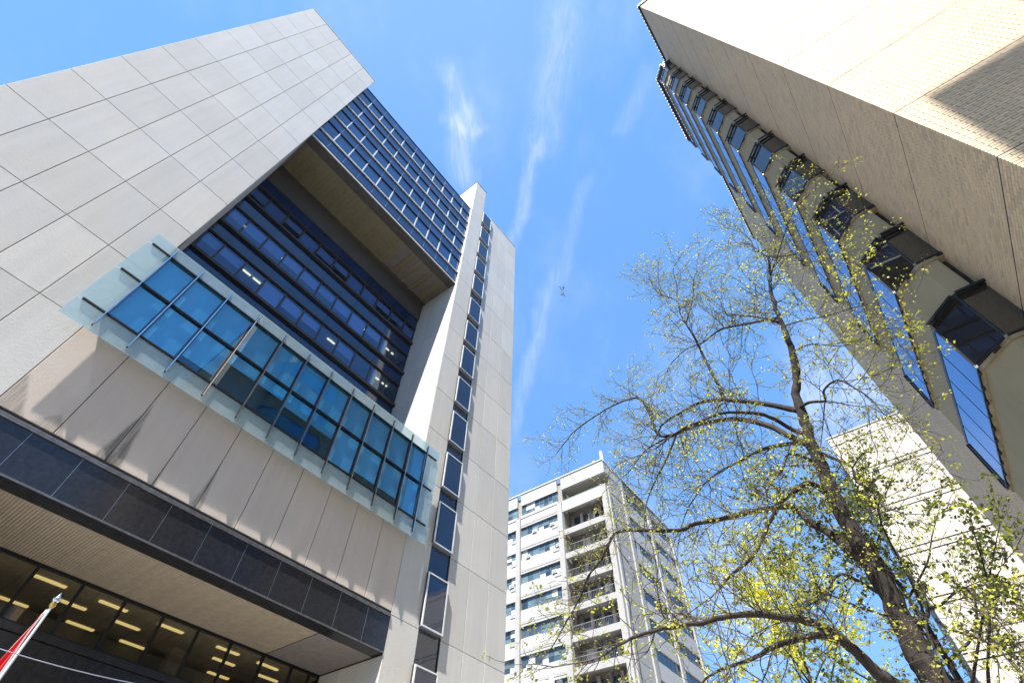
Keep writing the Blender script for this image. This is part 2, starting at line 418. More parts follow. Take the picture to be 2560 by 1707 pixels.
# ================================================================== concrete office tower on the left
A = Bld('office_tower', AZ_A, 7.5, 20.0, 'tall pale concrete office tower with blue glass bridge storeys above a deep recess', 'building')
ROWS = [-1.65, 2.3, 6.6, 11.0, 15.45, 19.33, 23.2, 27.06, 30.93, 34.8, 38.67, 43.2, 47.05, 51.0, 54.88, 59.48, 62.95]
GAP, THK = 0.013, 0.05
def panels(x_edges, z_edges, y, parent=None, mat='concrete'):
    for a, b in zip(x_edges[:-1], x_edges[1:]):
        for c, d in zip(z_edges[:-1], z_edges[1:]):
            A.box('concrete_panel', a+GAP, b-GAP, y, y+THK, c+GAP, d-GAP, mat, parent, cham=0.012)
def side_panels(x, y_edges, z_edges, face):           # on a return wall; face = -1 looks towards -x
    for a, b in zip(y_edges[:-1], y_edges[1:]):
        for c, d in zip(z_edges[:-1], z_edges[1:]):
            x0, x1 = (x, x+THK) if face < 0 else (x-THK, x)
            A.box('concrete_panel', x0, x1, a+GAP, b-GAP, c+GAP, d-GAP, 'concrete')
COLS = [-10.01, -8.25, -6.49, -4.75, -3.01, -1.29]
core = MB()
core.box(-9.99, -1.36, 20.03, 34, -1.65, 62.9)                       # left slab
core.box(-1.36, 16.2, 28.6, 34, -1.65, 41.9)                         # behind the recess
core.box(-1.36, 16.2, 20.42, 34, 42.3, 59.9)                         # bridge storeys
core.box(16.2, 18.06, 20.03, 34, -1.65, 63.1)
core.box(16.2, 18.06, 20.03, 23.2, 63.1, 69.1)
core.box(18.06, 19.68, 20.16, 34, -1.65, 62.6)
core.box(19.68, 24.97, 20.03, 34, -1.65, 63.15)
core.box(-1.36, 16.2, 20.04, 24.6, 11.1, 20.4)                       # wall under the oriel
core.box(-1.36, 16.2, 20.3, 28.7, 9.6, 11.1)
A.mb('structural_core', core, 'concrete_joint')
panels(COLS, ROWS, 20.0)
side_panels(-1.29, [20.06, 24.7], ROWS[5:12], +1)                    # reveal of the left slab
side_panels(-1.29, [20.06, 24.7], [20.4, 23.2], +1)
# fin between recess and window strip
FZ = ROWS[:-1]+[63.1, 66.2, 69.2]
panels([16.14, 18.08], FZ, 20.0)
side_panels(16.14, [20.06, 23.23, 24.8], ROWS[5:12], -1)
side_panels(16.14, [20.06, 23.23], [59.5, 63.1, 66.2, 69.2], -1)
side_panels(16.14, [20.06, 20.4], [43.2, 47.05, 51.0, 54.88, 59.48], -1)
side_panels(16.14, [20.06, 21.7, 23.0, 24.5], [-1.65, 2.3, 6.6, 9.25], -1)
A.box('fin_cap', 16.1, 18.14, 19.97, 23.26, 69.2, 69.27, 'flashing')
# right hand section
RZ = ROWS[:-1]+[63.2]
panels([19.67, 21.4, 23.18, 25.0], RZ, 20.0)
A.box('roof_coping', -10.05, -1.3, 19.97, 20.4, 62.95, 63.03, 'aluminium_pale')
A.box('roof_coping', 19.66, 25.04, 19.97, 20.4, 63.2, 63.27, 'aluminium_pale')
# window strip with projecting boxes
zb = [(59.17, 62.1), (54.77, 57.74), (50.88, 53.78), (46.97, 49.92), (43.09, 45.99), (38.59, 41.47), (34.68, 37.55), (30.91, 33.81), (27.07, 29.83), (23.24, 26.0), (19.43, 22.14), (15.61, 18.31), (11.14, 13.87), (6.6, 9.4), (2.3, 5.1)]
zt = 62.6
for i, (a, b) in enumerate(zb):
    A.box('strip_glass', 18.1, 19.65, 20.1, 20.15, b-0.3, zt, 'glass_strip'); zt = b-0.3
    x0, x1, y0, y1 = 18.02, 19.6, 19.83, 20.1
    w_ = A.box('window_box', x0, x1, y0+0.03, y1, a, b, 'mullion_brown')
    fr = MB(); f_ = 0.075
    fr.box(x0-0.01, x0+f_, y0-0.02, y0+0.03, a-0.01, b+0.01).box(x1-f_, x1+0.01, y0-0.02, y0+0.03, a-0.01, b+0.01)
    fr.box(x0+f_, x1-f_, y0-0.02, y0+0.03, a-0.01, a+0.06).box(x0+f_, x1-f_, y0-0.02, y0+0.03, b-0.06, b+0.01)
    A.mb('frame', fr, 'aluminium_pale', w_)
    A.box('pane', x0+f_, x1-f_, y0, y0+0.02, a+0.06, b-0.06, 'glass_strip', w_)
    A.box('sill', x0-0.02, x1+0.02, y0-0.04, y1, a-0.045, a-0.012, 'aluminium', w_)
# glass bridge
MX = [-1.29]+[0.08+1.635*k for k in range(10)]+[16.13]
BROW = [(56.0, 58.1), (52.08, 54.15), (48.13, 50.3), (44.05, 46.3)]
for r_, (a, b) in enumerate(BROW):
    for x0, x1 in zip(MX[:-1], MX[1:]):
        wn = A.box('window', x0+0.005, x1-0.005, 20.36, 20.42, a, b, 'mullion_dark')
        A.box('pane', x0+0.07, x1-0.07, 20.33, 20.36, a+0.05, b-0.06, 'glass_bridge', wn)
    for x in MX[1:-1]: A.box('mullion', x-0.05, x+0.05, 20.27, 20.34, a+0.02, b-0.02, 'aluminium_pale')
    A.box('ledge', -1.28, 16.13, 20.17, 20.36, a-0.13, a-0.02, 'aluminium_pale')
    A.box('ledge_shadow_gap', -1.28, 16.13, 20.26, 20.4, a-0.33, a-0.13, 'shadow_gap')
    A.box('head_rail', -1.28, 16.13, 20.24, 20.36, b+0.0, b+0.09, 'mullion_dark')
SP = [(58.25, 60.03), (54.26, 55.66), (50.4, 51.74), (46.4, 47.8), (42.36, 43.72)]
for a, b in SP:
    for x0, x1 in zip(MX[:-1], MX[1:]):
        A.box('spandrel_pane', x0+0.012, x1-0.012, 20.3, 20.34, a+0.1, b-0.02, 'glass_spandrel')
    for x in MX[1:-1]: A.box('joint_strip', x-0.011, x+0.011, 20.285, 20.36, a+0.1, b-0.02, 'aluminium')
    A.box('spandrel_base_rail', -1.28, 16.13, 20.27, 20.4, a, a+0.09, 'mullion_dark')
A.box('bridge_coping', -1.28, 16.13, 20.24, 20.7, 60.03, 60.12, 'mullion_dark')
A.box('bridge_edge_trim', -1.28, 16.13, 20.24, 20.4, 41.98, 42.12, 'aluminium_pale')
A.box('bridge_edge_gap', -1.28, 16.13, 20.28, 20.4, 42.12, 42.36, 'mullion_dark')
# soffit of the bridge: dark border, slatted field
A.box('soffit_border', -1.28, 16.13, 20.3, 21.12, 41.85, 42.0, 'dark_soffit')
A.box('soffit_back_border', -1.28, 16.13, 24.25, 24.75, 41.85, 42.0, 'dark_soffit')
A.box('soffit_backing', -1.28, 16.13, 21.12, 24.25, 41.96, 42.02, 'brown_soffit')
x = -0.9
rs = random.Random(3)
holes = [(10.4, 11.25), (12.0, 12.15), (12.9, 13.6), (13.85, 14.0), (14.2, 14.6), (14.9, 15.02)]
slats = MB(); k = 0
while x < 15.9:
    miss = any(a <= x <= b for a, b in holes) or (x > 10.3 and rs.random() < 0.3)
    if not miss: A.box('soffit_slat', x, x+0.105, 21.12, 24.25, 41.88, 41.955, 'olive_slat')
    x += 0.14
# recess: beam, rows of windows, rooms behind
A.box('recess_beam', -1.28, 16.13, 24.6, 25.1, 39.45, 41.85, 'concrete_dark')
for k in range(11):
    A.box('beam_joint', MX[k]+0.82, MX[k]+0.85, 24.585, 24.62, 39.5, 41.8, 'dark_soffit')
RW = [(35.82, 37.92), (31.72, 33.95), (27.95, 30.12), (23.9, 26.1)]
RS = [(38.0, 39.42), (34.05, 35.45), (30.22, 31.4), (26.2, 27.6), (20.4, 23.6)]
lights = {0: [], 1: [(-0.9, .75), (2.35, 2.95), (3.1, 3.75), (7.1, 7.9), (11.0, 11.6), (11.75, 12.1), (14.2, 14.6), (14.9, 15.3)], 2: [(1.9, 2.5), (2.7, 3.3), (6.0, 6.7), (9.3, 10.0), (14.1, 14.6), (14.95, 15.5)], 3: []}
for r_, (a, b) in enumerate(RW):
    bl = random.Random(20+r_)
    for k, (x0, x1) in enumerate(zip(MX[:-1], MX[1:])):
        wf = MB(); f_ = 0.06
        wf.box(x0+.004, x0+f_, 24.72, 24.8, a, b).box(x1-f_, x1-.004, 24.72, 24.8, a, b).box(x0+f_, x1-f_, 24.72, 24.8, a, a+.05).box(x0+f_, x1-f_, 24.72, 24.8, b-.06, b)
        wn = A.mb('window', wf, 'mullion_brown')
        A.box('pane', x0+f_, x1-f_, 24.75, 24.765, a+.05, b-.06, 'glass_recess', wn)
        drop = bl.choice([0, 0.45, 0.5, 0.55, 0.9]) if r_ else bl.choice([0.45, 0.6, 0.95, 0.95])
        if k >= 9 and r_ in (1, 2): drop = 0
        if drop: A.box('blind', x0+.08, x1-.08, 24.86, 24.88, b-.06-(b-a)*drop, b-.07, 'blind', wn)
        elif k == 9: A.box('curtain', x0+.35, x0+.75, 24.9, 24.95, a, b, 'curtain', wn)
    A.box('sill_ledge', -1.28, 16.13, 24.5, 24.8, a-0.26, a-0.03, 'mullion_brown')
    A.box('head_rail', -1.28, 16.13, 24.62, 24.8, b+.003, b+.08, 'mullion_brown')
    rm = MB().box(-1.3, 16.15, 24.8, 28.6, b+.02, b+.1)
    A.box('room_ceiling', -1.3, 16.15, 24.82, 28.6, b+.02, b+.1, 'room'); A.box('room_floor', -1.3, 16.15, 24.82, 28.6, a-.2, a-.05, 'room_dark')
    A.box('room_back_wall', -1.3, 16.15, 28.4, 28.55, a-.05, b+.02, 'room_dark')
    for (u, v) in lights[r_]: A.box('ceiling_light', u, v, 25.45, 25.57, b-.06, b-.005, 'tube_warm')
for a, b in RS:
    for x0, x1 in zip(MX[:-1], MX[1:]): A.box('spandrel_pane', x0+.01, x1-.01, 24.72, 24.78, a, b, 'glass_recess_spandrel')
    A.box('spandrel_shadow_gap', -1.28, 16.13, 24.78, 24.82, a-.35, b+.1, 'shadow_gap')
A.box('recess_floor', -1.28, 16.13, 20.5, 24.7, 20.2, 20.38, 'concrete_dark')
# wall under the oriel
J = [0.52+1.735*k for k in range(9)]
concrete('concrete_stained', (0.56, 0.48, 0.41), root=A.root, rnd=0.03, stain=[
    (2.33-7.5, 0.5, 12.75, 3.1, 0.85), (4.0-7.5, 0.12, 12.75, 1.6, 0.6), (5.72-7.5, 0.26, 12.75, 2.6, 0.75),
    (-1.25-7.5, 1.0, 12.6, 1.7, 0.6), (0.3-7.5, 0.7, 12.6, 1.0, 0.45), (9.2-7.5, 0.08, 12.75, 0.5, 0.5), (7.45-7.5, .04, 12.75, 1.4, .3)])
panels([-1.29]+J+[16.14], [11.15, 20.5], 20.0, mat='concrete_stained')
# granite band and flashing
GJ = [-1.54+1.63*k for k in range(0, 11)]+[16.13]
for a, b in zip(GJ[:-1], GJ[1:]):
    if b > -1.3: A.box('granite_panel', max(a, -1.28)+.006, b-.006, 19.985, 20.2, 9.38, 10.86, 'black_granite', cham=0.006)
    if b > -1.3: A.box('granite_soffit_panel', max(a, -1.28)+.006, b-.006, 20.0, 20.72, 9.3, 9.36, 'black_granite')
for a in GJ[1:-1]: A.box('joint_strip', a-.005, a+.005, 19.99, 20.05, 9.38, 10.86, 'aluminium')
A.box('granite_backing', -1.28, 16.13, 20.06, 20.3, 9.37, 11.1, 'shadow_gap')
fl = MB().box(-1.28, 16.12, 19.93, 20.1, 10.87, 10.93); fl.box(-1.28, 16.12, 19.95, 20.05, 10.95, 11.03)
A.mb('flashing', fl, 'flashing')
A.box('band_drip_edge', -1.28, 16.12, 19.97, 20.02, 9.31, 9.375, 'flashing')
# entrance soffit
x = -1.25
while x < 13.0:
    A.box('soffit_slat', x, x+0.088, 20.74, 24.42, 9.3, 9.36, 'beige_slat'); x += 0.105
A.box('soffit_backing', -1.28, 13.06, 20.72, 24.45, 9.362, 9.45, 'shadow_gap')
A.box('plain_soffit', 13.08, 16.13, 20.74, 24.42, 9.3, 9.4, 'brown_soffit')
# entrance windows with the room behind
EX = [-1.3]+[0.05+1.63*k for k in range(10)]+[15.55, 16.13]
EX = sorted(set([-1.3, 0.05, 1.68, 3.32, 4.93, 6.55, 8.15, 9.72, 11.3, 12.97, 14.53, 15.55, 16.13]))
for x0, x1 in zip(EX[:-1], EX[1:]):
    wf = MB(); f_ = 0.055
    wf.box(x0+.003, x0+f_, 24.4, 24.5, 7.36, 9.28).box(x1-f_, x1-.003, 24.4, 24.5, 7.36, 9.28).box(x0+f_, x1-f_, 24.4, 24.5, 9.18, 9.28).box(x0+f_, x1-f_, 24.4, 24.5, 7.36, 7.44)
    wn = A.mb('entrance_window', wf, 'mullion_dark')
    A.box('pane', x0+f_, x1-f_, 24.45, 24.46, 7.44, 9.18, 'glass_entry', wn)
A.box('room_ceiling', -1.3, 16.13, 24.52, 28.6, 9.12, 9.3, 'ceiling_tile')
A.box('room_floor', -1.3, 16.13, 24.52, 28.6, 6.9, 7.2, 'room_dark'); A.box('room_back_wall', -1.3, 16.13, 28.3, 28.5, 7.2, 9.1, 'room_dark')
A.box('room_pier', 9.9, 10.5, 26.6, 27.1, 7.2, 9.1, 'room')
for y0, xs in ((24.95, (3.48, 5.85, 8.28, 11.0, 13.1, 1.1)), (26.2, (4.8, 7.02, 11.6, 14.0, 0.2)), (27.9, (3.3, 5.9, 8.15, 12.4))):
    for x in xs: A.box('ceiling_light', x, x+1.1, y0, y0+0.16, 9.06, 9.115, 'tube_yellow')
for x in np.arange(-0.5, 16, 1.22): A.box('ceiling_grid', x, x+.03, 24.55, 28.3, 9.1, 9.119, 'room')
A.box('sill_ledge', -1.28, 16.13, 24.22, 24.5, 7.12, 7.35, 'black_granite')
for a, b in zip(EX[:-1], EX[1:]):
    for z0, z1 in ((6.66, 7.1), (3.0, 6.64), (-1.5, 2.98)): A.box('granite_panel', a+.006, b-.006, 24.35, 24.5, z0, z1, 'black_granite')
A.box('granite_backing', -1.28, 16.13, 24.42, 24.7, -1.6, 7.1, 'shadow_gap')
# projecting glazed oriel with its oversailing glass screen
OY = 19.5
OX = [-1.12, 0.23, 1.8, 3.46, 5.09, 6.68, 8.235, 9.84, 11.43, 13.07, 14.65, 16.02]
OZ = [15.9, 18.2, 20.46]
ob = MB().box(-1.05, 15.95, OY+.055, 20.0, 20.4, 20.47).box(-1.05, 15.95, OY+.031, 20.0, 15.87, 15.925)
ob.box(-1.09, -1.02, OY+.055, 20.0, 15.94, 20.4).box(15.92, 15.99, OY+.055, 20.0, 15.94, 20.4)
A.mb('oriel_casing', ob, 'oriel_box')
bl = random.Random(5)
for j in range(2):
    for k in range(11):
        x0, x1, z0, z1 = OX[k], OX[k+1], OZ[j], OZ[j+1]
        pn = A.box('oriel_pane', x0+.03, x1-.03, OY+.035, OY+.05, z0+.03, z1-.03, 'glass_oriel')
        drop = 0.97 if j == 1 else bl.choice([0.3, 0.4])
        if j == 0 and (k >= 7 or k < 3): drop = bl.choice([.8, .97])
        if drop: A.box('blind', x0+.1, x1-.1, OY+.12, OY+.14, z1-.08-(z1-z0-.16)*drop, z1-.08, 'oriel_blind', pn)
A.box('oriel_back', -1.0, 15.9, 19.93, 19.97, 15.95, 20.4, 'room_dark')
for z in OZ: A.box('transom', -2.0, 16.88, OY-.07, OY+.03, z-.035, z+.035, 'mullion_dark')
for x in OX:
    A.box('mullion', x-.025, x+.025, OY-.1, OY+.03, 15.12, 21.0, 'mullion_dark')
    A.box('mullion_cap', x-.018, x+.018, OY-.125, OY-.1, 15.12, 21.0, 'chrome')
SX = [-2.17]+OX+[17.1]
for x0, x1 in zip(SX[:-1], SX[1:]):
    A.box('screen_glass', x0+.004, x1-.004, OY+.008, OY+.022, 14.88, OZ[0]-.036, 'glass_screen')
    A.box('screen_glass', x0+.004, x1-.004, OY+.008, OY+.022, OZ[2]+.036, 21.26, 'glass_screen')
for x0, x1 in ((SX[0], SX[1]), (SX[-2], SX[-1])):
    for j in range(2): A.box('screen_glass', x0+.004, x1-.004, OY+.008, OY+.022, OZ[j]+.036, OZ[j+1]-.036, 'glass_screen')

# ================================================================== brick tower with faceted bay windows on the right
BX0, BYW = 8.45, -5.87             # near corner, wall plane
B = Bld('brick_tower', AZ_B, BX0, BYW, 'tan brick tower with stacked faceted bay windows and a sunlit blank side wall', 'building')
far_brick(B.root)
CH, BL = 0.0972, 0.29
BAY_X0, BAY_X1, BAY_Y = 13.08, 20.8, -4.43
FLR = 14.5*0.2485
BZ = [14.5*0.694+FLR*(k-2) for k in range(13)]        # undersides of the bay windows
TOP = 50.0
bd = MB()
bd.box(BX0+.02, 34.2, -30, BYW-.02, -1.65, TOP)
B.mb('wall_backing', bd, 'mortar')
B.box('far_wall', 13.62, 34.28, BYW-.018, BYW, -1.65, TOP, 'brick_far')
B.box('far_wall', 8.6, 34.28, BYW-.018, BYW, 44.0, TOP, 'brick_far') if False else None
# every brick of the near wall strip and of the lit side wall
def bricks():
    P = []                                    # face, along, z, length
    n0, n1 = int(6.5/CH), int((TOP+1.65)/CH)
    for c in range(n0, n1):
        z = -1.65+c*CH
        off = (c % 2)*BL/2
        a = BX0-off+ (0 if c % 2 == 0 else 0)
        while a < 13.6:
            u, v = max(a, BX0), min(a+BL, 13.62)
            if v-u > 0.05: P.append((0, u, v, z))
            a += BL
        a = 0-((c+1) % 2)*BL/2
        while a < 5.3:
            u, v = max(a, 0.0), a+BL
            if v-u > 0.05: P.append((1, u, v, z))
            a += BL
    return P
BK = bricks()
def brick_verts(f, u, v, z):
    j = 0.009; pr = rng.uniform(-0.0015, 0.0025)
    z0, z1 = z+j, z+CH-j
    if f == 0:
        y1 = BYW+pr; x0 = u+j if u > BX0+1e-6 else BX0; V = [(x0, y1, z0), (v-j, y1, z0), (v-j, y1, z1), (x0, y1, z1), (x0, BYW-.025, z0), (v-j, BYW-.025, z0), (v-j, BYW-.025, z1), (x0, BYW-.025, z1)]
        F = [(1, 0, 3, 2), (0, 1, 5, 4), (1, 2, 6, 5), (2, 3, 7, 6), (3, 0, 4, 7)]
    else:
        x1 = BX0+pr; a = BYW-u-(j if u > 1e-6 else -0.0); b = BYW-v+j
        V = [(x1, a, z0), (x1, b, z0), (x1, b, z1), (x1, a, z1), (BX0+.025, a, z0), (BX0+.025, b, z0), (BX0+.025, b, z1), (BX0+.025, a, z1)]
        F = [(0, 1, 2, 3)[::-1], (0, 1, 5, 4), (1, 2, 6, 5), (2, 3, 7, 6), (3, 0, 4, 7)]
    return V, F
def seen(b):
    f, u, v, z = b
    P = B.world((u+v)/2, BYW, z) if f == 0 else B.world(BX0, BYW-(u+v)/2, z)
    q = P-np.array([0, 0, EYE]); d = q@FWD
    px, py = 1280+FPX*(q@RIGHT)/d, 853.5-FPX*(q@UP)/d
    return (0 < px < 2560 and 0 < py < 1707), FPX/d
sc_ = [(seen(b), b) for b in BK]
order = sorted([(-(s[1]), i) for i, (s, b) in enumerate(sc_) if s[0]])
near = set(i for _, i in order[:300])
V, F, T_ = [], [], []
wallp = B.box('side_wall_base', BX0+.001, BX0+.02, BYW-8, BYW-.03, -1.65, 6.5, 'brick_far')
for i, b in enumerate(BK):
    v, f = brick_verts(*b)
    if i in near:
        o_ = np.mean(v, axis=0)
        bo = mesh('brick', np.array(v)-o_, f, 'brick', B.root); bo.location = Vector((o_[0]-B.x0, o_[1]-B.y0, o_[2]+EYE))
    else:
        k = len(V); V += v; F += [tuple(j+k for j in q) for q in f]; T_ += [rng.random()]*len(f)
mbk = MB(); mbk.V, mbk.F = V, F
rest = B.mb('brick_courses', mbk, 'brick', tone=T_); rest['kind'] = 'stuff'
# soldier of dark expansion joints at every storey
for z in BZ:
    B.box('expansion_joint', BX0+.0, 13.6, BYW-.01, BYW+.0045, z-.012+.55, z+.002+.55, 'weep_recess_dark')
    B.box('expansion_joint', BX0-.0045, BX0+.01, BYW-5, BYW-.002, z-.012+.55, z+.002+.55, 'weep_recess_dark')
# parapet copings with little white blocks along the roof edge
cp_ = MB().box(BX0-.12, 34.4, BYW-.3, BYW+.14, TOP, TOP+.2).box(BX0-.12, BX0+.3, -30, BYW-.3, TOP, TOP+.2)
B.mb('coping', cp_, 'coping')
wb = MB()
x = BX0
while x < 34: wb.box(x, x+.16, BYW+.02, BYW+.17, TOP+.21, TOP+.33); x += .3
y = BYW
while y > -12: wb.box(BX0-.16, BX0, y-.16, y, TOP+.21, TOP+.33); y -= .3
B.mb('coping_blocks', wb, 'white_tile')
# side wall window beyond the blank brick
sw = B.box('side_window', BX0+.01, BX0+.03, -12.2, -9.72, 15.2, 19.2, 'bay_frame')
B.box('pane', BX0, BX0+.01, -12.1, -9.8, 15.3, 19.1, 'glass_bay', sw)

def plan(inset, x0=BAY_X0, x1=BAY_X1, y=BAY_Y, c=0.72):
    i = inset; k = i*0.414
    return [(x0+i, BYW-.3), (x0+i, y-c-k), (x0+c+k, y-i), (x1-c-k, y-i), (x1-i, y-c-k), (x1-i, BYW-.3)]
WH = 1.8
for k, z in enumerate(BZ):
    # spandrel, sill, glazing, frame of one storey
    zsp = z-FLR+WH
    ps = plan(0.1); ps[0] = (ps[0][0], BYW+.2); ps[-1] = (ps[-1][0], BYW+.2)
    sp_ = MB().prism(ps, zsp+.12 if k else z-1.6, z-.14)
    B.box('bay_rebate', BAY_X0+.3, BAY_X1-.3, BYW+.005, BYW+.2, zsp+.12 if k else z-1.6, z-.14, 'weep_recess_dark')  # recess shade put into the dark colour of this solid strip
    B.box('bay_cheek', BAY_X0+.36, BAY_X0+.5, BYW+.002, BYW+.1, zsp+.12 if k else z-1.6, z-.14, 'bay_panel') if k else None
    B.mb('bay_panel', sp_, 'bay_panel')
    slab = MB().prism(plan(0.32), zsp-.0 if k else z-1.8, zsp+.12 if k else z-1.6); B.mb('bay_slab', slab, 'weep_recess_dark')
    sl_ = B.mb('bay_sill', MB().prism(plan(0.04), z-.14, z-.02), 'bay_sill')
    lip = MB()
    pl = plan(-0.02)
    for (a, b) in zip(pl[:-1], pl[1:]):
        n_ = int(math.hypot(b[0]-a[0], b[1]-a[1])/0.62)
        for q in range(n_):
            f0, f1 = (q+.25+.1*rng.random())/n_, (q+.42+.12*rng.random())/n_
            p0 = np.array(a)*(1-f0)+np.array(b)*f0; p1 = np.array(a)*(1-f1)+np.array(b)*f1
            nn = np.array([-(b[1]-a[1]), b[0]-a[0]]); nn = nn/np.linalg.norm(nn)*0.05
            lip.prism([tuple(p0+nn*-1.4), tuple(p1+nn*-1.4), tuple(p1-nn*0.2), tuple(p0-nn*0.2)][::-1], z-.10-.03*rng.random(), z-.018)
    B.mb('weep_stain', lip, 'weep_recess_dark', sl_)['kind'] = 'stuff'
    # panes: one per facet, front facet in five lights
    pts = plan(0.03); win = B.mb('bay_window', MB().prism(plan(0.12), z+.06, z+WH-.06), 'bay_frame')
    segs = []
    for q, (a, b) in enumerate(zip(pts[:-1], pts[1:])):
        a, b = np.array(a), np.array(b); nl = 5 if q == 2 else 1
        if q in (0, 4): 
            if q == 0: a = np.array([a[0], BYW])
            else: b = np.array([b[0], BYW])
        for e in range(nl): segs.append((a*(1-e/nl)+b*e/nl, a*(1-(e+1)/nl)+b*(e+1)/nl))
    fr = MB()
    for a, b in segs:
        t_ = (b-a)/np.linalg.norm(b-a); nn = np.array([-t_[1], t_[0]])         # outward is +nn
        p0, p1 = a+t_*.012, b-t_*.012
        pm = MB().prism([tuple(p0-nn*.05), tuple(p1-nn*.05), tuple(p1), tuple(p0)], z+.035, z+WH-.04)
        B.mb('pane', pm, 'glass_bay_front' if abs(t_[1]) < .01 else 'glass_bay', win)
    for q, (a, b) in enumerate(zip(pts[:-1], pts[1:])):
        a, b = np.array(a), np.array(b); t_ = (b-a)/np.linalg.norm(b-a); nn = np.array([-t_[1], t_[0]])
        if q == 0: a = np.array([a[0], BYW])
        if q == 4: b = np.array([b[0], BYW])
        for z0, z1, o1 in ((z-.02, z+.035, .03), (z+WH-.04, z+WH+.02, .05 if q < 2 else .012), (z+WH+.03, z+WH+.1, .02 if q < 2 else .008)):
            fr.prism([tuple(a-nn*.05), tuple(b-nn*.05), tuple(b+nn*o1), tuple(a+nn*o1)], z0, z1)
        L_ = np.linalg.norm(b-a)                                  # head rail held off on short blocks
        for s_ in (np.arange(0.1, L_, 0.62) if q < 2 else []):
            c0, c1 = a+t_*s_, a+t_*min(L_, s_+.08); fr.prism([tuple(c0), tuple(c1), tuple(c1+nn*.13), tuple(c0+nn*.13)], z+WH-.03, z+WH+.02)
        o0, o1_ = .13, .19
        if q < 2: fr.prism([tuple(a+nn*o0), tuple(b+nn*o0), tuple(b+nn*o1_), tuple(a+nn*o1_)], z+WH-.05, z+WH+.03)
    for q in (1, 2, 3, 4):
        c = plan(-0.005)[q]; fr.tube([(c[0], c[1], z-.01), (c[0], c[1], z+WH)], [.035, .035], 6)
    for e in range(1, 5):
        xm = pts[2][0]+(pts[3][0]-pts[2][0])*e/5; fr.box(xm-.009, xm+.009, pts[2][1]-.02, pts[2][1]+.008, z+.03, z+WH-.04)
    B.mb('frame', fr, 'bay_frame', win)
    for q in (1, 2, 3, 4):
        c = np.array(plan(0.0)[q]); br = MB().box(c[0]-.03, c[0]+.03, c[1]-.03, c[1]+.03, z-.05, z+.03); B.mb('bracket', br, 'bracket', win)
    0 and B.mb('corner_pipe', MB().tube([(BAY_X0+.28, BYW+.06, zsp), (BAY_X0+.28, BYW+.06, z-.1)], [.06, .06], 8), 'bay_frame')
# bay roof
B.mb('bay_roof', MB().prism(plan(-0.1), BZ[-1]+WH+.35, BZ[-1]+WH+.5), 'coping')
B.mb('bay_roof_fascia', MB().prism(plan(0.05), BZ[-1]+WH+.1, BZ[-1]+WH+.35), 'bay_panel')
wb = MB(); pl = plan(-0.12)
for a, b in zip(pl[:-1], pl[1:]):
    a, b = np.array(a), np.array(b); L_ = np.linalg.norm(b-a); t_ = (b-a)/L_; nn = np.array([-t_[1], t_[0]])
    for s_ in np.arange(0.05, L_-.1, 0.3):
        c0, c1 = a+t_*s_, a+t_*(s_+.17); wb.prism([tuple(c0-nn*.12), tuple(c1-nn*.12), tuple(c1+nn*.04), tuple(c0+nn*.04)], BZ[-1]+WH+.51, BZ[-1]+WH+.64)
B.mb('coping_blocks', wb, 'white_tile')

# ================================================================== cream panel building behind the trees on the right
K = 1.05
simple('cream_panel', (0.55, 0.51, 0.43), 0.85, var=0.05, scale=0.4, bmp=0.05, bscale=15)
simple('groove', (0.05, 0.042, 0.035), 0.9)
simple('louvre', (0.2, 0.24, 0.29), 0.5, 0.2)
D = Bld('cream_building', R(-38), 2.3*K, 60*K, 'cream panelled building with paired dark grooves behind the trees', 'building')
zs = [41.8, 40.6, 36.57, 35.97, 31.98, 31.36, 27.3, 26.7, 22.66, 22.05, 18.06, 17.48, 13.45, 12.87, 8.85, 8.25, 4.2, 3.6, -2]
dx0, dx1, dy = 2.3*K, 34*K, 60*K
D.mb('structural_core', MB().box(dx0+.06, dx1, dy+.06, dy+16, -1.65, 41.75*K), 'groove')
edges = [dx0, dx0+4.1, dx0+9.6, dx0+15.1, dx0+20.6, dx1]
for i, (a, b) in enumerate(zip(zs[:-1], zs[1:])):
    for x0, x1 in zip(edges[:-1], edges[1:]):
        D.box('facade_panel', x0+(.004 if x0 > dx0 else 0), x1-.004, dy, dy+.08, b*K+.14, a*K-.0, 'cream_panel')
D.box('coping', dx0-.08, dx1, dy-.08, dy+.5, 41.82*K, 41.82*K+.16, 'cream_panel')
for i in range(0, 17, 2):                       # louvred end wall
    zt_, zb_ = zs[i]*K, zs[i+2]*K if i+2 < len(zs) else -1.6
    D.box('end_panel', dx0, dx0+.06, dy+.08, dy+2.0, zb_+.05, zt_, 'cream_panel')
    D.box('end_panel', dx0, dx0+.06, dy+13.5, dy+16, zb_+.05, zt_, 'cream_panel')
    for q in range(9):
        zz = zb_+.3+q*(zt_-zb_-.4)/9
        D.box('louvre', dx0-.05, dx0+.05, dy+2.05, dy+13.4, zz, zz+.2, 'louvre')

